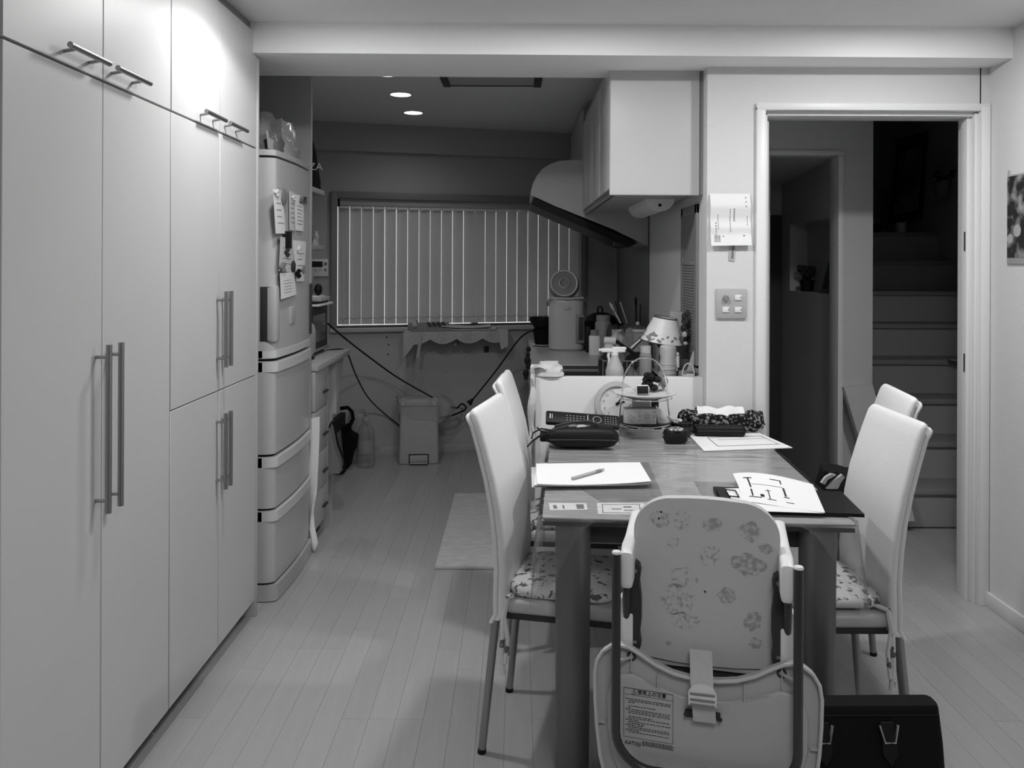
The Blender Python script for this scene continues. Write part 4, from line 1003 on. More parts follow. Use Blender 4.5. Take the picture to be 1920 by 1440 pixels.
P = [PD(u, v, 3.46) for u, v in ((996, 688), (1006, 684), (1008, 720), (1006, 770), (1006, 832), (999, 828), (996, 800), (991, 800), (991, 745), (986, 742), (990, 712))]
b = B()
def tw(u, v):
    k = v*8; i = min(int(k), 7)
    x = .052 + .022*u + .006*math.sin(v*9 + u*4) - .008*v*(1 - u)
    return Vector((x, 3.452 - .012*math.sin(u*3.1) + .006*math.sin(v*11), .955 - .31*v - .03*math.sin(u*5)*v))
b.grid(tw, 6, 20, .01); ob('hanging_end', b, 'cloth', t, w=True)
b = B(); b.grid(lambda u, v: Vector((.058 + .06*v, 3.452 + .10*u, .955 + .012*math.sin(v*3 + u*5))), 6, 6, .01); ob('fold', b, 'cloth', t, w=True)
t = thing('hook_ornament', 'string of small black ornaments hanging at the counter edge', 'ornament', (.06, 4.6, .85))
b = B(); 
for u, v, r in ((991, 655, .014), (990, 665, .012), (989, 676, .020), (991, 686, .016), (986, 700, .018), (986, 708, .012)):
    b.ball(PD(u, v, 4.6), r, r*.7, r*1.2, 8)
b.tube([PD(991, 652, 4.6), PD(988, 705, 4.6)], .003, 4); ob('string', b, 'black', t, w=True)
# ------------------------------------------------------------------ wall papers and switches (door wall)
YW = 3.414
def PW(u, v, off=.0): return PD(u, v, YW - off)
t = thing('wall_notice', 'folded white printed notice taped on the narrow wall beside the door', 'notice', tuple(PW(1370, 410)))
q = [PW(1331, 363, .006), PW(1406, 363, .006), PW(1408, 460, .006), PW(1332, 461, .006)]
f = quadfn(*q)
def nf(u, v):
    k = v*4; i = int(min(k, 3.999)); g = k - i
    o = (.001 + .011*g) if i % 2 == 0 else (.012 - .011*g)
    if i == 3: o = .004 + .012*g
    return f(u, v) + Vector((0, -o, 0))
b = B(); b.grid(nf, 6, 16, .0008); ob('sheet', b, 'paper', t, w=True)
b = B()
def dots(u, v0, v1, w, n):
    for i in range(n):
        v = v0 + (v1 - v0)*i/n; decal(b, nf, u, u + w, v, v + (v1-v0)/n*.6, Vector((0, -.0006, 0)), 1)
dots(.87, .07, .11, .03, 1); dots(.87, .15, .19, .03, 1); dots(.87, .24, .28, .03, 1)
dots(.48, .30, .74, .02, 10); dots(.575, .29, .55, .035, 8); dots(.18, .40, .70, .02, 9); dots(.12, .55, .88, .025, 6); dots(.91, .43, .63, .015, 4); dots(.20, .80, .88, .02, 2); dots(.29, .81, .84, .04, 1); dots(.80, .80, .84, .05, 1)
ob('print', b, 'inkg', t, w=True)
b = B(); decal(b, nf, .08, .24, .80, .93, Vector((0, -.0005, 0))); ob('stamp', b, 'lgrey', t, w=True)
t = thing('wall_tag', 'small grey speckled tag taped below the wall notice', 'tag', tuple(PW(1372, 473)))
f2 = quadfn(PW(1368, 458, .003), PW(1379, 458, .003), PW(1377, 490, .003), PW(1366, 489, .003)); b = B(); b.grid(f2, 1, 2, .0012); ob('tag', b, 'lgrey', t, w=True)
b = B()
for i in range(9): decal(b, f2, .4 + .1*(i % 2), .75, .1 + i*.085, .15 + i*.085, Vector((0, -.0008, 0)), 1)
ob('print', b, 'dark', t, w=True)
a, c = PW(1341, 541), PW(1400, 597)
t = thing('switch_plate', 'square wall plate with three switches and one round knob', 'switch', ((a.x+c.x)/2, YW, (a.z+c.z)/2))
b = B(); b.box(-.063, .063, -.010, 0, -.062, .062, .004); ob('plate', b, 'lgrey', t)
for x_, z_ in ((.027, .025), (-.024, -.025), (.027, -.025)):
    b = B(); b.box(x_ - .014, x_ + .014, -.014, -.010, z_ - .011, z_ + .011, .0015); s_ = ob('rocker', b, 'white', t)
    b = B(); b.box(x_ + .009, x_ + .012, -.0146, -.0138, z_ - .003, z_ + .003); ob('mark', b, 'dark', s_)
b = B(); b.lathe([(.013, 0), (.012, .012), (0, .013)], n=20, xf=Matrix.Translation((-.024, -.010, .022)) @ Matrix.Rotation(math.pi/2, 4, 'X')); ob('knob', b, 'mid', t)
# picture on the right wall
XW = 1.943
t = thing('wall_photo', 'glossy dark photo print pinned on the right wall, cut by the picture edge', 'photo', (XW, 3.1, 1.58))
b = B(); b.box(XW - .006, XW - .001, 2.96, 3.275, 1.405, 1.757, .001); ob('backing', b, 'lgrey', t, w=True)
b = B(); b.box(XW - .0072, XW - .006, 2.96, 3.272, 1.43, 1.75); ph = ob('print', b, 'photo1', t, w=True)
for y_, z_, r in ((3.252, 1.505, .019), (3.205, 1.535, .024), (3.05, 1.55, .04)):
    b = B(); b.lathe([(0, .0010), (r, .0004)], n=20, xf=Matrix.Translation((XW - .0073, y_, z_)) @ Matrix.Rotation(-math.pi/2, 4, 'Y')); ob('pale_spot', b, 'lgrey', t, w=True)
b = B(); b.box(XW - .004, XW - .001, 3.262, 3.277, 1.757, 1.775); ob('tape', b, 'bag', t, w=True)
# ------------------------------------------------------------------ DINING TABLE
ZT = .72; TR_ = math.radians(-3.5); TW, TL = .822, 1.20
DT = thing('dining_table', 'dining table with glossy edge and thick round grey legs', 'table', (.068, 2.215, 0), TR_)
b = B(); b.prism(rrect(TW, TL, .008, 3, TW/2, TL/2), XY, ZT - .004, ZT); ob('table_top', b, 'ttop', DT)
b = B(); b.prism(rrect(TW, TL, .008, 3, TW/2, TL/2), XY, ZT - .022, ZT - .0045); ob('table_edge', b, 'tedge', DT)
b = B(); b.prism(rrect(TW + .005, TL + .005, .01, 3, TW/2, TL/2), XY, ZT - .0095, ZT - .0045); ob('edge_trim', b, 'chrome', DT)
b = B(); b.box(.13, TW - .13, .06, TL - .06, ZT - .085, ZT - .0225, .004); ob('apron', b, 'dark', DT)
for x_ in (.083, TW - .083):
    for y_ in (.055, TL - .06):
        b = B(); b.lathe([(0, 0), (.043, 0), (.043, .012), (.0455, .02), (.049, ZT - .0225), (0, ZT - .0225)], c=(x_, y_, 0), n=32); ob('leg', b, 'tleg', DT)
TM = Matrix.Translation(DT.location) @ Matrix.Rotation(TR_, 4, 'Z')
# clear vinyl cover with overhang
VC = thing('vinyl_tablecloth', 'clear wrinkled vinyl cover draped over the dining table', 'tablecloth', (.068, 2.215, 0), TR_)
b = B(); b.grid(lambda u, v: Vector((-.004 + (TW + .008)*u, -.004 + (TL + .008)*v, ZT + .0022)), 10, 14); ob('sheet', b, 'vinyl', VC)
def drop(u, v):
    # path: left side (far -> near), front, right side (near -> far)
    L1, L2 = TL, TW; s = u*(2*L1 + L2)
    if s < L1: p = Vector((-.004, L1 - s, 0)); n = Vector((-1, 0, 0)); e = min(1, (L1 - s)/.16)
    elif s < L1 + L2: p = Vector((s - L1, -.004, 0)); n = Vector((0, -1, 0)); e = min(1, min(s - L1, L1 + L2 - s)/.16)
    else: p = Vector((L2 + .004, s - L1 - L2, 0)); n = Vector((1, 0, 0)); e = min(1, (s - L1 - L2)/.16)
    front = L1 < s < L1 + L2
    c = 1 - e
    out = (.004 + .030*c*v) if front else (.006 + .034*c*v)
    ln = (.004 + .25*c**2) if front else (.15 + .13*c**2)
    w = .010*v*math.sin(s*31) + .006*v*math.sin(s*57 + 1)
    q = p + n*(out*1.2 + w*(1 if not front else .5)); q.z = ZT + .0020 - ln*v
    return q
b = B(); b.grid(drop, 150, 10); ob('overhang', b, 'drape', VC)
# placemats and cards under the vinyl
def flat(name, px, z, m, label, cat, group=None, th=.0006):
    q = [PZ(u, v, z) for u, v in px]
    b = B(); b.grid(quadfn(*q), 3, 3, th)
    return tag(ob(name, b, m), label, cat, group), quadfn(*q)
flat('placemat', [(1010, 867), (1216, 867), (1246, 938), (1128, 940)], ZT + .0014, 'mid', 'dark placemat under the paper stack and the clear vinyl', 'placemat', 'placemats under the vinyl')
flat('placemat', [(1302, 903), (1500, 906), (1562, 958), (1332, 958)], ZT + .0014, 'mid', 'dark placemat under the black clipboard and the clear vinyl', 'placemat', 'placemats under the vinyl')
for px, lab, segs in (([(1028, 943), (1099, 943), (1102, 956), (1032, 957)], 'small printed card under the vinyl at the left front of the table', ((.1, .2, .3, .8), (.35, .4, .3, .8), (.72, .92, .2, .85))),
                ([(1119, 943), (1208, 943), (1212, 965), (1121, 964)], 'printed ticket card under the vinyl beside the high chair', ((.1, .9, .12, .17), (.1, .9, .85, .9), (.1, .12, .12, .9), (.88, .9, .12, .9), (.55, .72, .3, .42), (.3, .5, .5, .58), (.55, .8, .62, .7)))):
    o, f = flat('paper_card', px, ZT + .0012, 'paper', lab, 'card')
    b = B()
    for u0, u1, v0, v1 in segs: decal(b, f, u0, u1, v0, v1, Vector((0, 0, .0002)), 1)
    ob('print', b, 'inkg', o)
# paper stack with pen
z0 = ZT + .0035
t = thing('paper_stack', 'stack of large white sheets lying at the left edge of the table', 'papers', tuple(PZ(1110, 890, z0)))
for i, (dz, tw, m, sag) in enumerate(((0, 0, 'paper', .0), (.004, .006, 'mid', .0), (.0075, -.004, 'paper', .002), (.0115, .004, 'paper', .004))):
    q = [PZ(1008 - i, 870, z0 + dz), PZ(1200, 868, z0 + dz), PZ(1219, 911 - i, z0 + dz), PZ(1003 + i*.5, 913 - i*.6, z0 + dz)]
    f = quadfn(*q)
    g = lambda u, v, f=f, sag=sag, tw=tw: f(u, v) + Vector((tw*v, tw*u, .0015 + sag*(u-.45)**2*6*v))
    b = B(); b.grid(g, 10, 4, .0022); ob('sheet', b, m, t, w=True)
q = [PZ(996, 876, z0 + .006), PZ(1005, 876, z0 + .006), PZ(1008, 912, z0 + .006), PZ(997, 913, z0 + .006)]
b = B(); b.grid(quadfn(*q), 1, 3, .004); ob('tab', b, 'paperg', t, w=True)
a, c = PZ(1073, 897, z0 + .019), PZ(1132, 880, z0 + .019)
t = thing('pen', 'pale translucent pen lying on the white paper stack', 'pen', tuple(a))
b = B(); b.tube([a, a + (c-a)*.8, c], [.0048, .0048, .0034], 10); ob('barrel', b, 'lgrey', t, w=True)
b = B(); b.tube([a + (c-a)*.72, a + (c-a)*.9], .0051, 10); ob('grip', b, 'mid', t, w=True)
# plan at the back
t = thing('plan_sheet', 'large sheet with a pale drawn rectangle lying at the far right of the table', 'papers', tuple(PZ(1390, 825, z0)))
q = [PZ(1290, 813, z0 + .003), PZ(1420, 810, z0 + .001), PZ(1486, 839, z0 + .001), PZ(1320, 845, z0 + .002)]
f = quadfn(*q); b = B(); b.grid(f, 4, 3, .0025); ob('sheet', b, 'paper', t, w=True)
b = B()
for u0, u1, v0, v1 in ((.2, .95, .27, .29), (.2, .95, .78, .80), (.2, .21, .27, .8), (.92, .93, .3, .8), (.3, .95, .42, .43)): decal(b, f, u0, u1, v0, v1, Vector((0, 0, .0006)), 2)
ob('drawing', b, 'inkg', t, w=True)
# clipboard with curled floor plan
t = thing('clipboard', 'black clipboard folder jutting over the right front corner of the table', 'clipboard', tuple(PZ(1500, 940, z0)))
TLc, TRc, BRc = PZ(1337, 912, z0 + .008), PZ(1577, 921, z0 + .008), PZ(1621, 964, z0 + .008)
BLc = TLc + (BRc - TRc)
f = quadfn(TLc, TRc, BRc, BLc)
b = B(); b.grid(f, 4, 4, .009); ob('board', b, 'black', t, w=True)
b = B(); g = lambda u, v: f(.01 + .05*u, .2 + .5*v) + Vector((0, 0, .008)); b.grid(g, 2, 2, .006); b.tube([f(.07, .3) + Vector((0, 0, .01)), f(.15, .3) + Vector((0, 0, .008)), f(.15, .6) + Vector((0, 0, .008)), f(.07, .6) + Vector((0, 0, .01))], .002, 5); ob('clip', b, 'black', t, w=True)
t = thing('floor_plan', 'curled white sheet with a black floor plan drawing on the clipboard', 'papers', tuple(PZ(1450, 920, z0 + .01)))
zz = z0 + .012
pTR, pBR = PZ(1524, 908, zz), PZ(1547, 961, zz)
pBL = PD(1392, 934, 2.32); pTL = PD(1374, 882, 2.60)
f0_ = quadfn(pTL, pTR, pBR, pBL)
def pf(u, v):
    p = f0_(u, v); p.z += -.012*math.sin(u*math.pi)*(v - .3) + .004*math.sin(u*math.pi) - (.010*(1-u)**6); p.x += .004*math.sin(v*3)*(1-u); return p
b = B(); b.grid(pf, 16, 10, .0008); ob('sheet', b, 'paper', t, w=True)
b = B(); b.grid(quadfn(PZ(1360, 916, zz), PZ(1520, 912, zz - .002), PZ(1545, 962, zz - .002), PZ(1385, 957, zz)), 2, 2, .001); ob('under_sheet', b, 'paper', t, w=True)
b = B()
for u0, u1, v0, v1 in ((.10, .21, .18, .205), (.145, .165, .2, .52), (.14, .16, .58, .80), (.10, .26, .82, .838), (.44, .58, .17, .19), (.56, .575, .19, .3), (.565, .59, .42, .68), (.55, .62, .70, .72), (.17, .57, .40, .408), (.25, .30, .72, .80), (.36, .372, .55, .84), (.33, .44, .84, .855), (.33, .40, .58, .59), (.56, .66, .85, .862)):
    decal(b, pf, u0, u1, v0, v1, Vector((0, 0, .0008)), 3)
ob('drawing', b, 'ink', t, w=True)
# tape measure
p = PZ(1269, 832, z0); t = thing('tape_measure', 'black rounded tape measure with a chrome ring beside the plan sheet', 'tape measure', (p.x, p.y + .03, z0), .12)
b = B(); b.loft([[Vector((x, y, z)) for x, y in rrect(w, d, r)] for z, w, d, r in ((.0, .075, .05, .018), (.008, .09, .06, .022), (.034, .092, .062, .024), (.046, .08, .055, .02), (.050, .06, .045, .018))]); ob('case', b, 'black', t)
b = B(); b.lathe([(.018, .0505), (.019, .054), (.031, .053), (.033, .048)], n=28); ob('ring', b, 'chrome', t)
b = B(); b.tube([(-.047, 0, .028), (-.052, -.01, .018), (-.048, -.012, .006)], .003, 6); ob('belt_clip', b, 'chrome', t)
# black pouch with tools
p = PZ(1092, 842, z0); t = thing('tool_pouch', 'long black zip pouch with straps lying at the left side of the table', 'pouch', (p.x, p.y + .035, z0), -.03)
b = B(); rings = []
for i in range(15):
    u = i/14; x = -.135 + .27*u; e = max(.35, min(1, (u*6)**.5 if u < .2 else 1, (.12 + (1-u)*9)**.5)); h = (.068 + .010*math.sin(u*3.0)) * e; w = .045*e
    rings.append([Vector((x, y*w/.5, .039 + z*h/.5*.5 - .004*(1-e))) for y, z in rrect(1, 1, .34, 3)])
b.loft(rings); ob('pouch', b, 'black', t)
b = B(); b.tube([(-.12, -.047, .034), (0, -.0475, .036), (.125, -.044, .034)], .0022, 5); ob('zip', b, 'dark', t)
b = B(); b.prism([(-.05, .0), (.03, .008), (-.03, .022)], lambda a, c, tt: Vector((a, -.02 + c*.6, .077 + .25*c + tt)), 0, .004); ob('label_flap', b, 'mid', t)
b = B(); b.prism([(-.015, 0), (.022, .006), (.012, .016), (-.01, .014)], lambda a, c, tt: Vector((a - .005, -.028 + c*.6, .0735 + .4*c + tt)), .003, .006); ob('label', b, 'lgrey', t)
b = B(); b.tube([(-.10, .0, .075), (-.03, .01, .088), (.03, .01, .092), (.06, .0, .083)], .006, 6); b.tube([(-.11, -.02, .062), (-.05, -.01, .078), (.0, -.01, .08)], .007, 6); ob('tool_handle', b, 'dark', t)
b = B(); b.tube([(-.12, -.02, .05), (-.155, -.03, .045), (-.18, -.04, .03), (-.20, -.06, .012)], [.004, .0045, .004, .003], 6); b.tube([(-.11, .0, .06), (-.15, .0, .066), (-.18, .0, .05), (-.185, -.01, .03)], .003, 6); b.tube([(-.12, -.01, .05), (-.15, -.02, .06), (-.165, .0, .07)], .003, 6); ob('strap', b, 'black', t)
# remote controls
c0 = PD(1057, 812, 3.14)
t = thing('remote_control', 'black case lying under the long television remote', 'remote', (c0.x, 3.16, z0), -.04)
b = B(); b.box(-.09, .10, -.03, .03, 0, .034, .006); ob('body', b, 'black', t)
t = thing('remote_control', 'long black television remote with small pale buttons, tilted over its case', 'remote', tuple(PD(1092, 786, 3.15)), 0)
X = Matrix.Translation(PD(1092, 788, 3.155)) @ Matrix.Rotation(math.radians(4.0), 4, 'Y') @ Matrix.Rotation(math.radians(40), 4, 'X')
b = B(); b.box(-.140, .140, -.029, .029, -.010, .010, .006, xf=X); ob('body', b, 'black', t, w=True)
b = B()
for i in range(6):
    for j in range(3): b.box(-.062 + i*.013, -.0575 + i*.013, -.014 + j*.011, -.0115 + j*.011, .010, .0115, xf=X)
for i in range(5):
    for j in range(4): b.box(.085 + i*.010, .088 + i*.010, -.018 + j*.010, -.0155 + j*.010, .010, .0115, xf=X)
ob('keypad', b, 'lgrey', t, w=True)['kind'] = 'stuff'
b = B(); b.lathe([(.0145, .0105), (.0155, .0115), (.0165, .0105)], n=20, xf=X @ Matrix.Translation((.055, 0, 0))); b.box(-.126, -.122, -.01, .012, .010, .0115, xf=X); b.box(-.117, -.115, -.01, .012, .010, .0115, xf=X); b.box(.018, .021, -.016, .018, .010, .0115, xf=X); ob('print', b, 'paperg', t, w=True)
# clock leaning on the partition
p = PD(1157, 759, 3.42); t = thing('round_clock', 'round clock with grey rim and pale face leaning on the partition', 'clock', (p.x, 3.437, ZT + .003))
X = Matrix.Translation((0, 0, .0945)) @ Matrix.Rotation(math.radians(78), 4, 'X') @ Matrix.Rotation(math.radians(-10), 4, 'Z')
b = B(); b.lathe([(0, -.012), (.088, -.012), (.0935, .0), (.090, .012), (.072, .016), (.069, .008)], n=48, xf=X); ob('rim', b, 'lgrey', t)
b = B(); b.lathe([(0, .007), (.070, .007)], n=40, xf=X); fc = ob('face', b, 'white', t)
for h in range(1, 13):
    a = math.radians(90 - 30*h); q = X @ Matrix.Translation((.054*math.cos(a), .054*math.sin(a), .0075))
    text(str(h), .016, 'mid', fc, q, 'numeral', w=False)
b = B()
for a, l, w_ in ((math.radians(62), .048, .0022), (math.radians(28), .034, .003)):
    b.box(0, l, -w_, w_, .0085, .0105, xf=X @ Matrix.Rotation(a, 4, 'Z'))
b.lathe([(.006, .0085), (.005, .012), (0, .012)], n=12, xf=X); ob('hands', b, 'black', t)
b = B(); b.lathe([(0, .0165), (.069, .0165)], n=40, xf=X); ob('cover_glass', b, 'glass', t)
# two tier caddy
cz = z0; p = PD(1208, 788, 3.28)
CD = thing('tiered_stand', 'two tier serving stand with an arched twisted wire handle', 'stand', (p.x, 3.275, cz))
def ring(r, z, n=36): return [(r*math.cos(2*math.pi*i/n), r*math.sin(2*math.pi*i/n), z) for i in range(n)]
b = B(); b.tube(ring(.098, .042), .0028, 6, closed=True); b.tube(ring(.108, .150), .0025, 6, closed=True)
arc = []
for i in range(25):
    a = math.pi*i/24; arc.append((-.088*math.cos(a), 0, .175 + .132*math.sin(a)**.9))
b.tube([(-.098, 0, .0), (-.100, 0, .06), (-.092, 0, .14)] + arc + [(.092, 0, .14), (.100, 0, .06), (.098, 0, .02)], .0032, 8); ob('wire_frame', b, 'chrome', CD)
b = B()
for s, y in ((1, -.02), (-1, .05), (1, .06)):
    b.tube([(s*.095, y, .04), (s*.112, y - .01, .034), (s*.113, y - .014, .018), (s*.100, y - .012, .014), (s*.098, y - .014, .003), (s*.106, y - .02, .002)], .0035, 7)
ob('scroll_foot', b, 'chrome', CD)
b = B(); b.lathe([(0, .152), (.085, .152), (.122, .166), (.123, .169), (.085, .156), (0, .156)], n=48); ob('upper_plate', b, 'paperg', CD)
b = B(); b.lathe([(.086, .1512), (.104, .157), (.112, .1615), (.104, .1575)], n=48); ob('plate_pattern', b, 'chrome', CD)
b = B(); b.lathe([(0, .045), (.08, .045), (.115, .056), (.116, .06), (.08, .049), (0, .049)], n=48); ob('lower_plate', b, 'black', CD)
base = Vector((p.x, 3.275, cz))
t = thing('card_packet', 'pale printed paper packet on the lower plate of the serving stand', 'packet', tuple(base + Vector((-.02, -.03, .05))), .03)
b = B(); b.box(-.066, .060, -.018, .018, .0, .060, .003); ob('packet', b, 'paperg', t)
b = B()
for i in range(3): b.box(-.012, .0, -.0188, -.0179, .012 + i*.017, .020 + i*.017); b.box(.046, .056, -.0188, -.0179, .008 + i*.018, .018 + i*.018)
for i in range(4): b.box(-.058 + .006*i, -.054 + .006*i, -.0188, -.0179, .006, .02)
for i in range(5): b.box(-.06 + .008*i, -.056 + .008*i, -.0188, -.0179, .024 + .005*(i % 3), .028 + .005*(i % 3))
X = Matrix.Translation((.022, -.0185, .033)) @ Matrix.Rotation(math.pi/2, 4, 'X'); b.lathe([(0, 0), (.013, 0)], n=16, xf=X); ob('print', b, 'lgrey', t)
b = B(); b.box(-.066, .06, -.019, .019, .060, .0625, .001); ob('fold', b, 'mid', t)
t = thing('snack_wrapper', 'torn white wrapper propped at the right of the paper packet', 'wrapper', tuple(base + Vector((.06, -.03, .05))))
b = B(); b.grid(lambda u, v: Vector((-.012 + .05*u + .03*v*u - .01*(1-v), -.014 + .012*v - .006*math.sin(u*6), .072*(1-v)*(1 - .6*u) + .002 + .004*math.sin(v*9))), 6, 8, .003); ob('wrapper', b, 'paper', t)
t = thing('dark_card', 'tall dark folded card standing behind the packet on the stand', 'card', tuple(base + Vector((.045, .03, .05))))
b = B(); b.box(-.014, .016, -.006, .006, 0, .099, .002); ob('card', b, 'dark', t)
b = B(); b.box(-.09, -.016, .0, .004, 0, .088, .001); ob('pale_panel', b, 'paperg', t)
t = thing('small_timer', 'small white device with a dark screen on the upper plate of the stand', 'device', tuple(base + Vector((-.008, -.01, .1575))))
X = Matrix.Rotation(math.radians(-16), 4, 'X') @ Matrix.Rotation(math.radians(-8), 4, 'Z')
b = B(); b.box(-.024, .024, .0, .024, .004, .042, .005, xf=X); ob('body', b, 'white', t)
b = B(); b.box(-.022, .022, -.0015, .001, .006, .037, .001, xf=X); ob('screen', b, 'black', t)
t = thing('dark_flower_ornament', 'cluster of shiny dark artificial flowers behind the small white device', 'ornament', tuple(base + Vector((.035, .06, .1575))))
b = B(); rr = random.Random(3)
for i in range(9): b.ball((rr.uniform(-.02, .035), rr.uniform(-.01, .02), rr.uniform(.015, .075)), .018, .016, .015, 8)
ob('petal', b, 'black', t)
b = B(); b.grid(lambda u, v: Vector((.03 + .03*u, .0, .02 + .06*v + .01*math.sin(u*7))), 4, 4, .002); b.ball((.055, 0, .045), .014, .01, .02); ob('leaf', b, 'mid', t)
# tissue box, case, tin
p = PD(1347, 790, 3.34); t = thing('tissue_box', 'tissue box in a dark floral fabric cover with a white tissue showing', 'tissue box', (p.x, 3.35, z0))
b = B(); b.box(-.115, .115, -.055, .06, 0, .078, .018, 3); ob('fabric_cover', b, 'floraldk', t)
b = B(); b.ball((-.125, .0, .055), .04, .035, .036, 12); ob('fabric_end', b, 'floraldk', t)
b = B(); b.ball((.135, -.01, .045), .042, .045, .045, 12)
for i in range(5): b.tube([(.15, -.02, .045), (.178 , -.03 + .012*i, .025 + .012*i)], [.018, .012], 6)
ob('fabric_bow', b, 'floraldk', t)
def ts(u, v):
    return Vector((-.09 + .19*u, -.045 + .07*v + .01*math.sin(u*9), .083 + .016*math.sin(math.pi*v)*(.75 + .25*math.sin(u*9 + 1)) + .004*math.sin(v*5 + u*17) + .004 - .018*max(0, .35 - v)*2))
b = B(); b.grid(ts, 18, 8, .002); ob('tissue', b, 'paper', t)
p = PD(1350, 806, 3.24); t = thing('glasses_case', 'glossy black oblong case in front of the fabric tissue box', 'case', (p.x, 3.25, z0), -.02)
b = B(); b.box(-.10, .10, -.025, .025, 0, .045, .016, 3); ob('shell', b, 'black', t)
b = B(); b.box(-.09, .09, -.027, -.024, .024, .027, .001); ob('seam', b, 'dark', t)
p = PD(1278, 806, 3.26); t = thing('round_tin', 'dark round tin with a lid between stand and tissue box', 'tin', (p.x, 3.27, z0))
b = B(); b.lathe([(0, 0), (.037, 0), (.038, .003), (.038, .038), (0, .038)], n=28); ob('body', b, 'dark', t)
b = B(); b.lathe([(.0395, .038), (.0395, .05), (.036, .052), (0, .052)], n=28); ob('lid', b, 'black', t)
b = B(); b.ball((.0, 0, .056), .016, .014, .008, 10); tag(ob('small_lid_disc', b, 'white'), 'small white disc lying on the dark round tin', 'disc'); bpy.data.objects['small_lid_disc'].location = (p.x - .008, 3.28, z0)
# ------------------------------------------------------------------ DINING CHAIRS
PROF = [(.0, .40), (.0, .46), (.002, .53), (-.004, .62), (-.014, .70), (-.030, .78), (-.052, .86), (-.074, .93), (-.085, .962)]
def pad(b, off, th, hw, z1cut=0.0, bot=.385):
    pts = [(-.012, bot)] + PROF
    rings = []
    for i, (x, z) in enumerate(pts):
        if i == len(pts) - 1: z -= z1cut
        w = hw * (1.0 if z < .8 else 1 - .06*(z - .8)/.16); k = 1.0
        ring_ = []
        for a, c in rrect(th, 2*w, th*.48, 3): ring_.append(Vector((x + off + a, c, z)))
        rings.append(ring_)
    x, z = pts[-1]; z -= z1cut
    for s, dz, dw in ((.86, .009, .004), (.5, .015, .012)):
        w = hw*.94 - dw; rings.append([Vector((x + off - .004 + a*s, c, z + dz)) for a, c in rrect(th, 2*w, th*.48, 3)])
    b.loft(rings)
def make_chair():
    t = thing('dining_chair', 'x', 'chair', (0, 0, 0), 0, 'white leather dining chairs around the table')
    b = B(); pad(b, .006, .026, .182); ob('backrest', b, 'leather', t, sharp=50)
    b = B(); pad(b, -.0125, .013, .180, .014, .375); ob('back_shell', b, 'leather', t, sharp=50)
    b = B(); b.box(-.002, .395, -.172, .172, .402, .445, .014, 3); ob('seat', b, 'seatm', t)
    b = B(); b.box(.0, .385, -.163, .163, .385, .402, .002); ob('seat_frame', b, 'dark', t)
    for s in (-1, 1):
        b = B(); b.tube([(-.010, s*.160, .44), (-.014, s*.162, .385), (-.050, s*.174, .010)], [.010, .0125, .0115], 12); lg = ob('leg', b, 'leg', t)
        b = B(); b.tube([(-.0495, s*.1737, .013), (-.0512, s*.1742, 0)], .0125, 12); ob('foot_cap', b, 'black', lg)
        b = B(); b.tube([(.355, s*.160, .40), (.3725, s*.170, .010)], .0115, 12); lg = ob('leg', b, 'leg', t)
        b = B(); b.tube([(.3724, s*.1698, .013), (.373, s*.1703, 0)], .0125, 12); ob('foot_cap', b, 'black', lg)
    return t
def make_cushion():
    t = thing('seat_cushion', 'x', 'cushion', (0, 0, 0), 0, 'floral seat cushions')
    def cf(u, v):
        a, c = u*2 - 1, v*2 - 1; e = (1 - abs(a)**6)*(1 - abs(c)**6)
        return e
    b = B()
    rings = []
    for z, s in ((.446, .90), (.450, .97), (.458, 1.0), (.470, .985), (.478, .90), (.482, .7), (.483, .4)):
        rings.append([Vector((.172 + x*s, y*s, z)) for x, y in rrect(.31, .33, .06, 4)])
    b.loft(rings); ob('pad', b, 'floral', t, sharp=60)
    for s in (-1, 1):
        b = B()
        b.tube([(.05, s*.155, .458), (.022, s*.176, .452), (.014, s*.183, .40), (.008, s*.181, .30), (.014, s*.184, .235)], [.006, .008, .009, .007, .008], 6)
        b.tube([(.014, s*.183, .41), (.028, s*.190, .34), (.020, s*.188, .27)], [.006, .007, .006], 6)
        ob('tie', b, 'floral', t)
    return t
ch0, cu0 = make_chair(), make_cushion()
SPOTS = [((-.0105, 2.524, 0), math.radians(-12.5), 'white leather dining chair at the near left of the table', 'floral cushion on the near left dining chair'),
         ((.030, 3.13, 0), math.radians(-5), 'white leather dining chair at the far left of the table', 'floral cushion on the far left dining chair'),
         ((1.042, 2.447, 0), math.radians(180), 'white leather dining chair at the near right of the table', 'floral cushion on the near right dining chair'),
         ((1.205, 2.80, 0), math.radians(171.5), 'white leather dining chair behind the near right one, set farther back', None)]
protoC = [ch0] + [copy_tree(ch0) for _ in SPOTS[1:]]; protoU = [cu0] + [copy_tree(cu0) for _ in SPOTS[1:3]]
for i, (l, r, la, lb) in enumerate(SPOTS):
    c = protoC[i]; c.location = l; c.rotation_euler = (0, 0, r); c['label'] = la; c.scale = (1, 1, .985 if i == 2 else 1)
    if lb: u = protoU[i]; u.location = l; u.rotation_euler = (0, 0, r); u['label'] = lb
t = thing('striped_bag', 'dark cloth bag with pale wide straps resting on the far right chair', 'bag', (1.06, 2.76, .447))
b = B(); lump(b, 1.075, 2.78, .447, .085, .12, .262, seed=31, amp=.08); ob('bag', b, 'blackm', t, w=True)
for pts in (((1539, 905), (1547, 894), (1558, 888), (1567, 890), (1560, 894), (1551, 899), (1546, 908)), ((1549, 916), (1562, 902), (1578, 889), (1583, 894), (1576, 904), (1570, 916))):
    b = B(); q = [PD(u, v, 2.655) for u, v in pts]
    b.prism([(p.x, p.z) for p in q], lambda a, c, tt: Vector((a, tt, c)), 2.65, 2.662); ob('strap', b, 'lgrey', t, w=True)
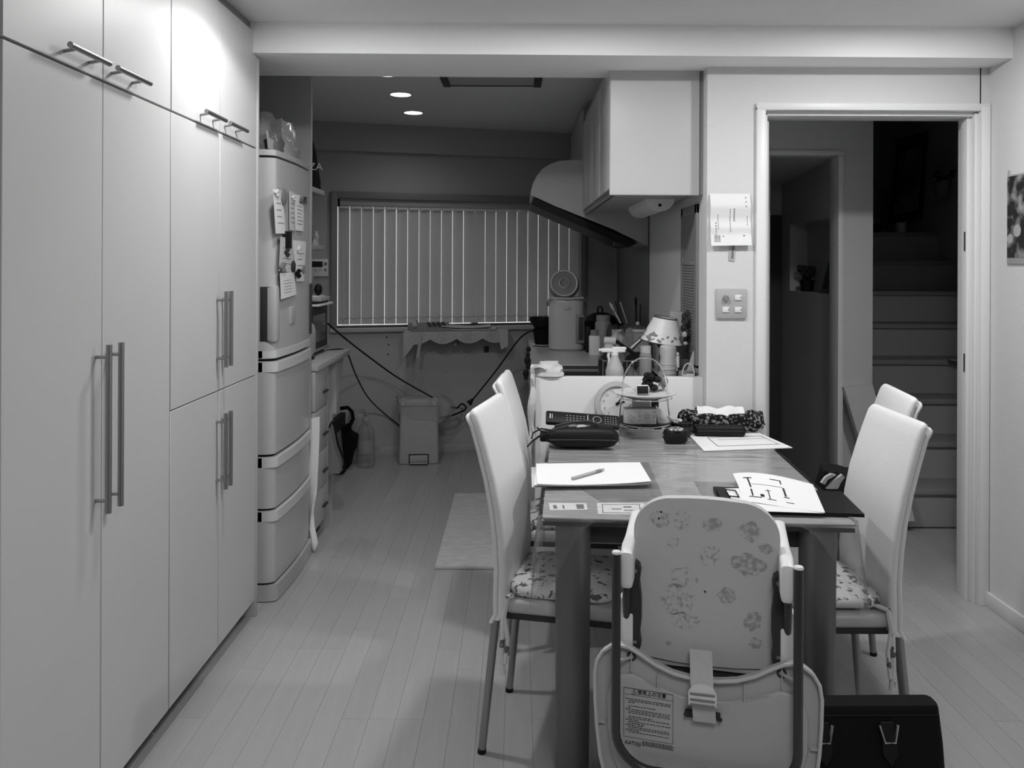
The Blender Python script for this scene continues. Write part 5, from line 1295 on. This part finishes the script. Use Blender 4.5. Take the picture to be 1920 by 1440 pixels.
# ------------------------------------------------------------------ FOLDING HIGH CHAIR at the near end
HC_R = math.radians(-13.3)
HI = thing('high_chair', 'white folding high chair seen from behind with its tray folded down', 'high chair', (.4165, 1.825, 0), HC_R)
r_u = .0102
def uframe():
    P = []
    for z in (.747, .60, .45, .345): P.append((-.196, 0, z))
    for i in range(1, 9):
        a = math.radians(90*i/8); P.append((-.196 + .085*(1 - math.cos(a)), 0, (.345 - .081*math.sin(a))))
    P += [(0, 0, .264)]
    return P + [(-x, y, z) for x, y, z in P[-2::-1]]
b = B(); b.tube(uframe(), r_u, 14); ob('back_frame', b, 'hctube', HI, sharp=60)
for s in (-1, 1):
    b = B(); b.lathe([(0, .004), (.009, .0035), (.0108, .001), (.0108, -.002)], c=(s*.196, 0, .747), n=14); ob('tube_cap', b, 'hcl', HI)
    b = B(); b.cyl((s*.178, .03, .70), (s*.178, .07, .56), .0095, n=12); ob('strut', b, 'hctube', HI)
    b = B(); b.box(s*.160, s*.188, .056, .10, .47, .592, .009, 3); b.box(s*.176, s*.197, .07, .11, .47, .62, .008, 3); ob('hub', b, 'hcl', HI)
    b = B()
    b.loft([[Vector((s*.1745 + x, .012 + d, z + dz)) for x, z in rrect(w, h, .0085, 3)] for d, dz, w, h in ((-.008, .702, .020, .058), (-.003, .705, .028, .080), (.035, .712, .030, .088), (.10, .730, .028, .05), (.26, .745, .030, .04), (.28, .745, .022, .03))]); ob('armrest', b, 'hcl', HI, sharp=50)
    b = B()
    pr = [(s*(.170), .505), (s*(.170), .70), (s*(.164), .71), (s*(.150), .70), (s*(.1465), .685), (s*(.150), .66), (s*(.1455), .62), (s*(.1455), .57), (s*(.1490), .54), (s*(.1455), .515), (s*(.152), .500)]
    b.prism(pr if s < 0 else pr[::-1], lambda a, c, tt: Vector((a, tt, c)), .058, .088); br = ob('side_bracket', b, 'dark', HI)
    b = B()
    for z in (.688, .522): b.ball((s*.159, .058, z), .0055, .003, .0055, 8)
    ob('rivet', b, 'steel', br)
    b = B(); b.cyl((s*.196, .004, .499), (s*.165, .034, .498), .0035, n=8); ob('tray_pin', b, 'lgrey', HI)
    b = B(); b.tube([(s*.180, .085, .52), (s*.190, .085, .26), (s*.195, .085, .0)], .0102, 10); ob('leg', b, 'hctube', HI)
    b = B(); b.tube([(s*.15, 0, .262), (s*.18, -.06, .12), (s*.19, -.10, .0)], .0102, 10); ob('leg', b, 'hctube', HI)
# backrest shell
def bk(scale=1.0):
    w, wt = .166*scale, .170*scale; P = []
    P += [(-.152*scale, .492), (-.150*scale, .52), (-.156*scale, .60), (-.164*scale, .72), (-.165*scale, .775)]
    for i in range(1, 8):
        a = math.radians(90*i/8); P.append((-.165*scale + .092*(1 - math.cos(a)), .775 + .081*math.sin(a)))
    P += [(-.04, .858), (0, .859)]
    full = P + [(-x, z) for x, z in P[-2::-1]]
    full += [(.14*scale, .478), (.07, .471), (0, .469), (-.07, .471), (-.14*scale, .478)]
    return full
def bkf(a, c, tt):
    return Vector((a, .088 + tt - .03*(c - .66), c))
b = B(); V = b.prism(bk(), bkf, 0, .026)
E = [e for e in b.bm.edges if len({v.index for v in e.verts}) == 2 and any(len(f.verts) > 8 for f in e.link_faces)]
bmesh.ops.bevel(b.bm, geom=E, offset=.007, segments=3, profile=.5, affect='EDGES')
bkr = ob('backrest', b, 'hc', HI, sharp=50)
rs = random.Random(11)
def blob(cx, cz, w, h, n=18, m='stain'):
    b = B(); pts = []
    for i in range(n):
        a = 2*math.pi*i/n; e = rs.uniform(.72, 1.08); x, z = cx + w/2*e*math.cos(a), cz + h/2*e*math.sin(a)
        pts.append(bkf(x, z, -.0006))
    ctr = bkf(cx, cz, -.0006); b.poly(pts + [ctr], [(i, (i+1) % n, n) for i in range(n)])
    ob('sticker_residue', b, m, bkr)
KX = lambda u: (u - 1325)/1550*1.92/.973
KZ = lambda u, v: H - (v - V0 - .004*354 + 0)*(1.94 - (u - 1325)/1550*1.92*.235)/1550
for u, v, w, h, m in ((1242, 965, 38, 34, 'stain'), (1282, 965, 34, 46, 'stain2'), (1336, 975, 36, 30, 'stain'), (1402, 988, 44, 42, 'stain'), (1430, 1019, 26, 22, 'stain'), (1333, 1032, 44, 46, 'stain2'), (1399, 1050, 66, 44, 'stain'), (1270, 1010, 28, 24, 'stain2'), (1285, 1075, 60, 40, 'stain2'), (1275, 1115, 66, 60, 'stain2'), (1290, 1155, 60, 34, 'stain2'), (1362, 1107, 38, 32, 'stain'), (1408, 1155, 36, 38, 'stain'), (1413, 1196, 28, 22, 'stain'), (1260, 1197, 12, 12, 'stain')):
    blob(KX(u), KZ(u, v), w/1550*1.92, h/1550*1.92, m=m)
b = B()
for u, v in ((1324, 1100), (1245, 952), (1241, 964)): b.ball(bkf(KX(u), KZ(u, v), -.001), .0024, .001, .0024, 6)
ob('ink_dot', b, 'black', bkr)
b = B(); b.box(-.15, .15, .10, .40, .455, .475, .008, 2); ob('seat', b, 'hc', HI)
b = B(); b.box(-.145, .145, .11, .39, .44, .455); ob('seat_base', b, 'dark', HI)
# tray: outline in (lx, z)
half = [(0, 0.466), (0.03, 0.4675), (0.07, 0.474), (0.11, 0.489), (0.145, 0.509), (0.17, 0.5215), (0.19, 0.525), (0.21, 0.521), (0.23, 0.507), (0.243, 0.485), (0.248, 0.454), (0.247, 0.3936), (0.243, 0.3345), (0.235, 0.2669), (0.222, 0.215), (0.2, 0.185), (0.16, 0.172), (0.08, 0.168), (0, 0.167)]
outl = half + [(-x, z) for x, z in half[-2:0:-1]]
TY = .040
b = B(); b.prism(outl, lambda a, c, tt: Vector((a, TY + tt, c)), 0, .010); tr = ob('tray', b, 'hctray', HI)
b = B(); b.tube([(x, TY - .012, z) for x, z in outl], .0042, 8, closed=True)
n = len(outl)
vs = [Vector((x, TY - .012, z)) for x, z in outl] + [Vector((x, TY + .002, z)) for x, z in outl]
b.poly(vs, [(i, (i+1) % n, n + (i+1) % n, n + i) for i in range(n)]); ob('tray_rim', b, 'hc', tr)
ih = [(0, 0.4148), (0.05, 0.4156), (0.1, 0.429), (0.14, 0.453), (0.165, 0.461), (0.19, 0.457), (0.212, 0.439), (0.224, 0.4021), (0.222, 0.3345), (0.21, 0.2669), (0.19, 0.22), (0.15, 0.2), (0, 0.197)]
inn = ih + [(-x, z) for x, z in ih[-2:0:-1]]
b = B(); b.prism(inn, lambda a, c, tt: Vector((a*(1 - tt*2), TY - tt, .35 + (c - .35)*(1 - tt*2))), 0, .010)
E = [e for e in b.bm.edges if any(len(f.verts) > 8 for f in e.link_faces)]
bmesh.ops.bevel(b.bm, geom=E, offset=.004, segments=2, profile=.5, affect='EDGES')
ob('tray_panel', b, 'hctray', tr, sharp=60)
for x in (-.105, .085, -.165, .165):
    b = B(); b.box(x - .0012, x + .0012, TY - .009, TY, .421 if abs(x) < .12 else .464, .467 if abs(x) < .12 else .51); ob('tray_rib', b, 'hctray', tr)
for s in (-1, 1):
    b = B(); b.box(s*.225, s*.245, TY - .009, TY, .34, .344); ob('tray_rib', b, 'hctray', tr)
for x in (-.012, .012, -.1):
    b = B(); b.box(x - .0015, x + .0015, TY - .016, TY - .005, .255, .275); ob('tray_rib', b, 'hctray', tr)
b = B()
for s in (-1, 1):
    b.lathe([(.006, .001), (.011, .001)], n=16, xf=Matrix.Translation((s*.165, TY - .001, .498)) @ Matrix.Rotation(math.pi/2, 4, 'X'))
ob('pin_socket', b, 'dark', tr)
# warning label
LB = TY - .0105
b = B()
lx0, lx1, lz0, lz1 = -.182, -.070, .302, .430
LT = lambda u, v: Vector((lx0 + (lx1 - lx0)*u + .010*(1 - v)*0, LB, lz0 + (lz1 - lz0)*v - .004*u))
def seg(u0, u1, v0, v1): decal(b, LT, u0, u1, v0, v1, Vector((0, 0, 0)), 1)
for q in ((0, 1, .99, 1.0), (0, 1, .88, .886), (0, 1, .12, .126), (0, .008, .12, 1), (.992, 1, .12, 1)): seg(*q)
rl = random.Random(6)
for i in range(20):
    v = .80 - i*.031
    if i in (3, 9): continue
    u = .04 if i % 3 == 0 else .1
    while u < .93:
        w = rl.uniform(.02, .07); seg(u, min(u + w, .95), v, v + .013); u += w + rl.uniform(.008, .02)
        if rl.random() < .05: break
for i in range(5):
    u = .38
    while u < .98:
        w = rl.uniform(.03, .08); seg(u, u + w, .08 - i*.018, .09 - i*.018); u += w + .012
ob('warning_print', b, 'ink', tr)
XT = lambda x, z: frame(Vector((x, LB - .0003, z)), (1, 0, -.036), (0, .0, 1))
text('\u26a0\u4f7f\u7528\u4e0a\u306e\u6ce8\u610f', .011, 'ink', tr, XT(-.125, .4205), 'warning_heading', w=False)
text('KATOJI', .0115, 'ink', tr, XT(-.160, .3035), 'maker_lettering', w=False)
# strap and buckle
def st(u, v):
    z = .512 - .130*v
    f = min(1, v/.35); y = .078*(1 - f) + (TY - .028)*f - .006*math.sin(v*math.pi)
    return Vector((-.010 + (u - .5)*.050 + .010*v, y, z))
b = B(); b.grid(st, 4, 14, .0022); sp = ob('strap', b, 'strap', HI)
yb = TY - .045
b = B()
b.box(-.036, .026, yb, yb + .008, .424, .456, .003); b.prism([(-.036, .452), (.026, .452), (.018, .466), (.0, .471), (-.010, .471), (-.028, .466)], lambda a, c, tt: Vector((a, yb + tt, c)), 0, .008); bk_ = ob('buckle', b, 'hcl', HI)
for z in (.452, .439, .428):
    b = B(); b.box(-.032, .022, yb - .003, yb, z - .0022, z + .0022, .001); ob('buckle_bar', b, 'mid', bk_)
b = B(); b.box(-.044, .034, .018, .030, .384, .400, .003); b.ball((-.041, .016, .393), .0055, .004, .0055, 8); b.ball((.033, .016, .390), .0055, .004, .0055, 8); ob('strap_anchor', b, 'dark', HI)
# ------------------------------------------------------------------ HANDBAG on the floor
BG = thing('handbag', 'black leather handbag with chrome strap rings standing on the floor at lower right', 'bag', (.815, 1.985, 0), .02)
b = B(); rings = []
for z, w, d, r in ((0, .38, .12, .03), (.01, .40, .13, .035), (.14, .405, .13, .035), (.27, .395, .10, .03), (.345, .385, .06, .018), (.354, .38, .05, .014)):
    rings.append([Vector((x, y, z)) for x, y in rrect(w, d, r)])
b.loft(rings); body = ob('body', b, 'blackm', BG, sharp=50)
b = B(); b.box(-.185, .185, -.0355, -.031, .332, .337, .001); ob('top_seam', b, 'blackm', body)
for x in (-.098, .056):
    b = B()
    b.tube([(x - .022, -.052, .324), (x - .012, -.060, .286), (x + .012, -.060, .286), (x + .022, -.052, .324)], .0034, 6); ob('strap_ring', b, 'chrome', BG)
    b = B(); b.prism([(x - .015, .325), (x + .015, .325), (x + .015, .285), (x - .015, .285)], lambda a, c, tt: Vector((a, -.054 + tt + .35*(c - .30), c)), 0, .004); b.prism([(x - .016, .29), (x + .016, .29), (x + .018, .26), (x, .238), (x - .018, .26)], lambda a, c, tt: Vector((a, -.064 + tt + .25*(c - .26), c)), 0, .004); ob('strap_tab', b, 'black', BG)
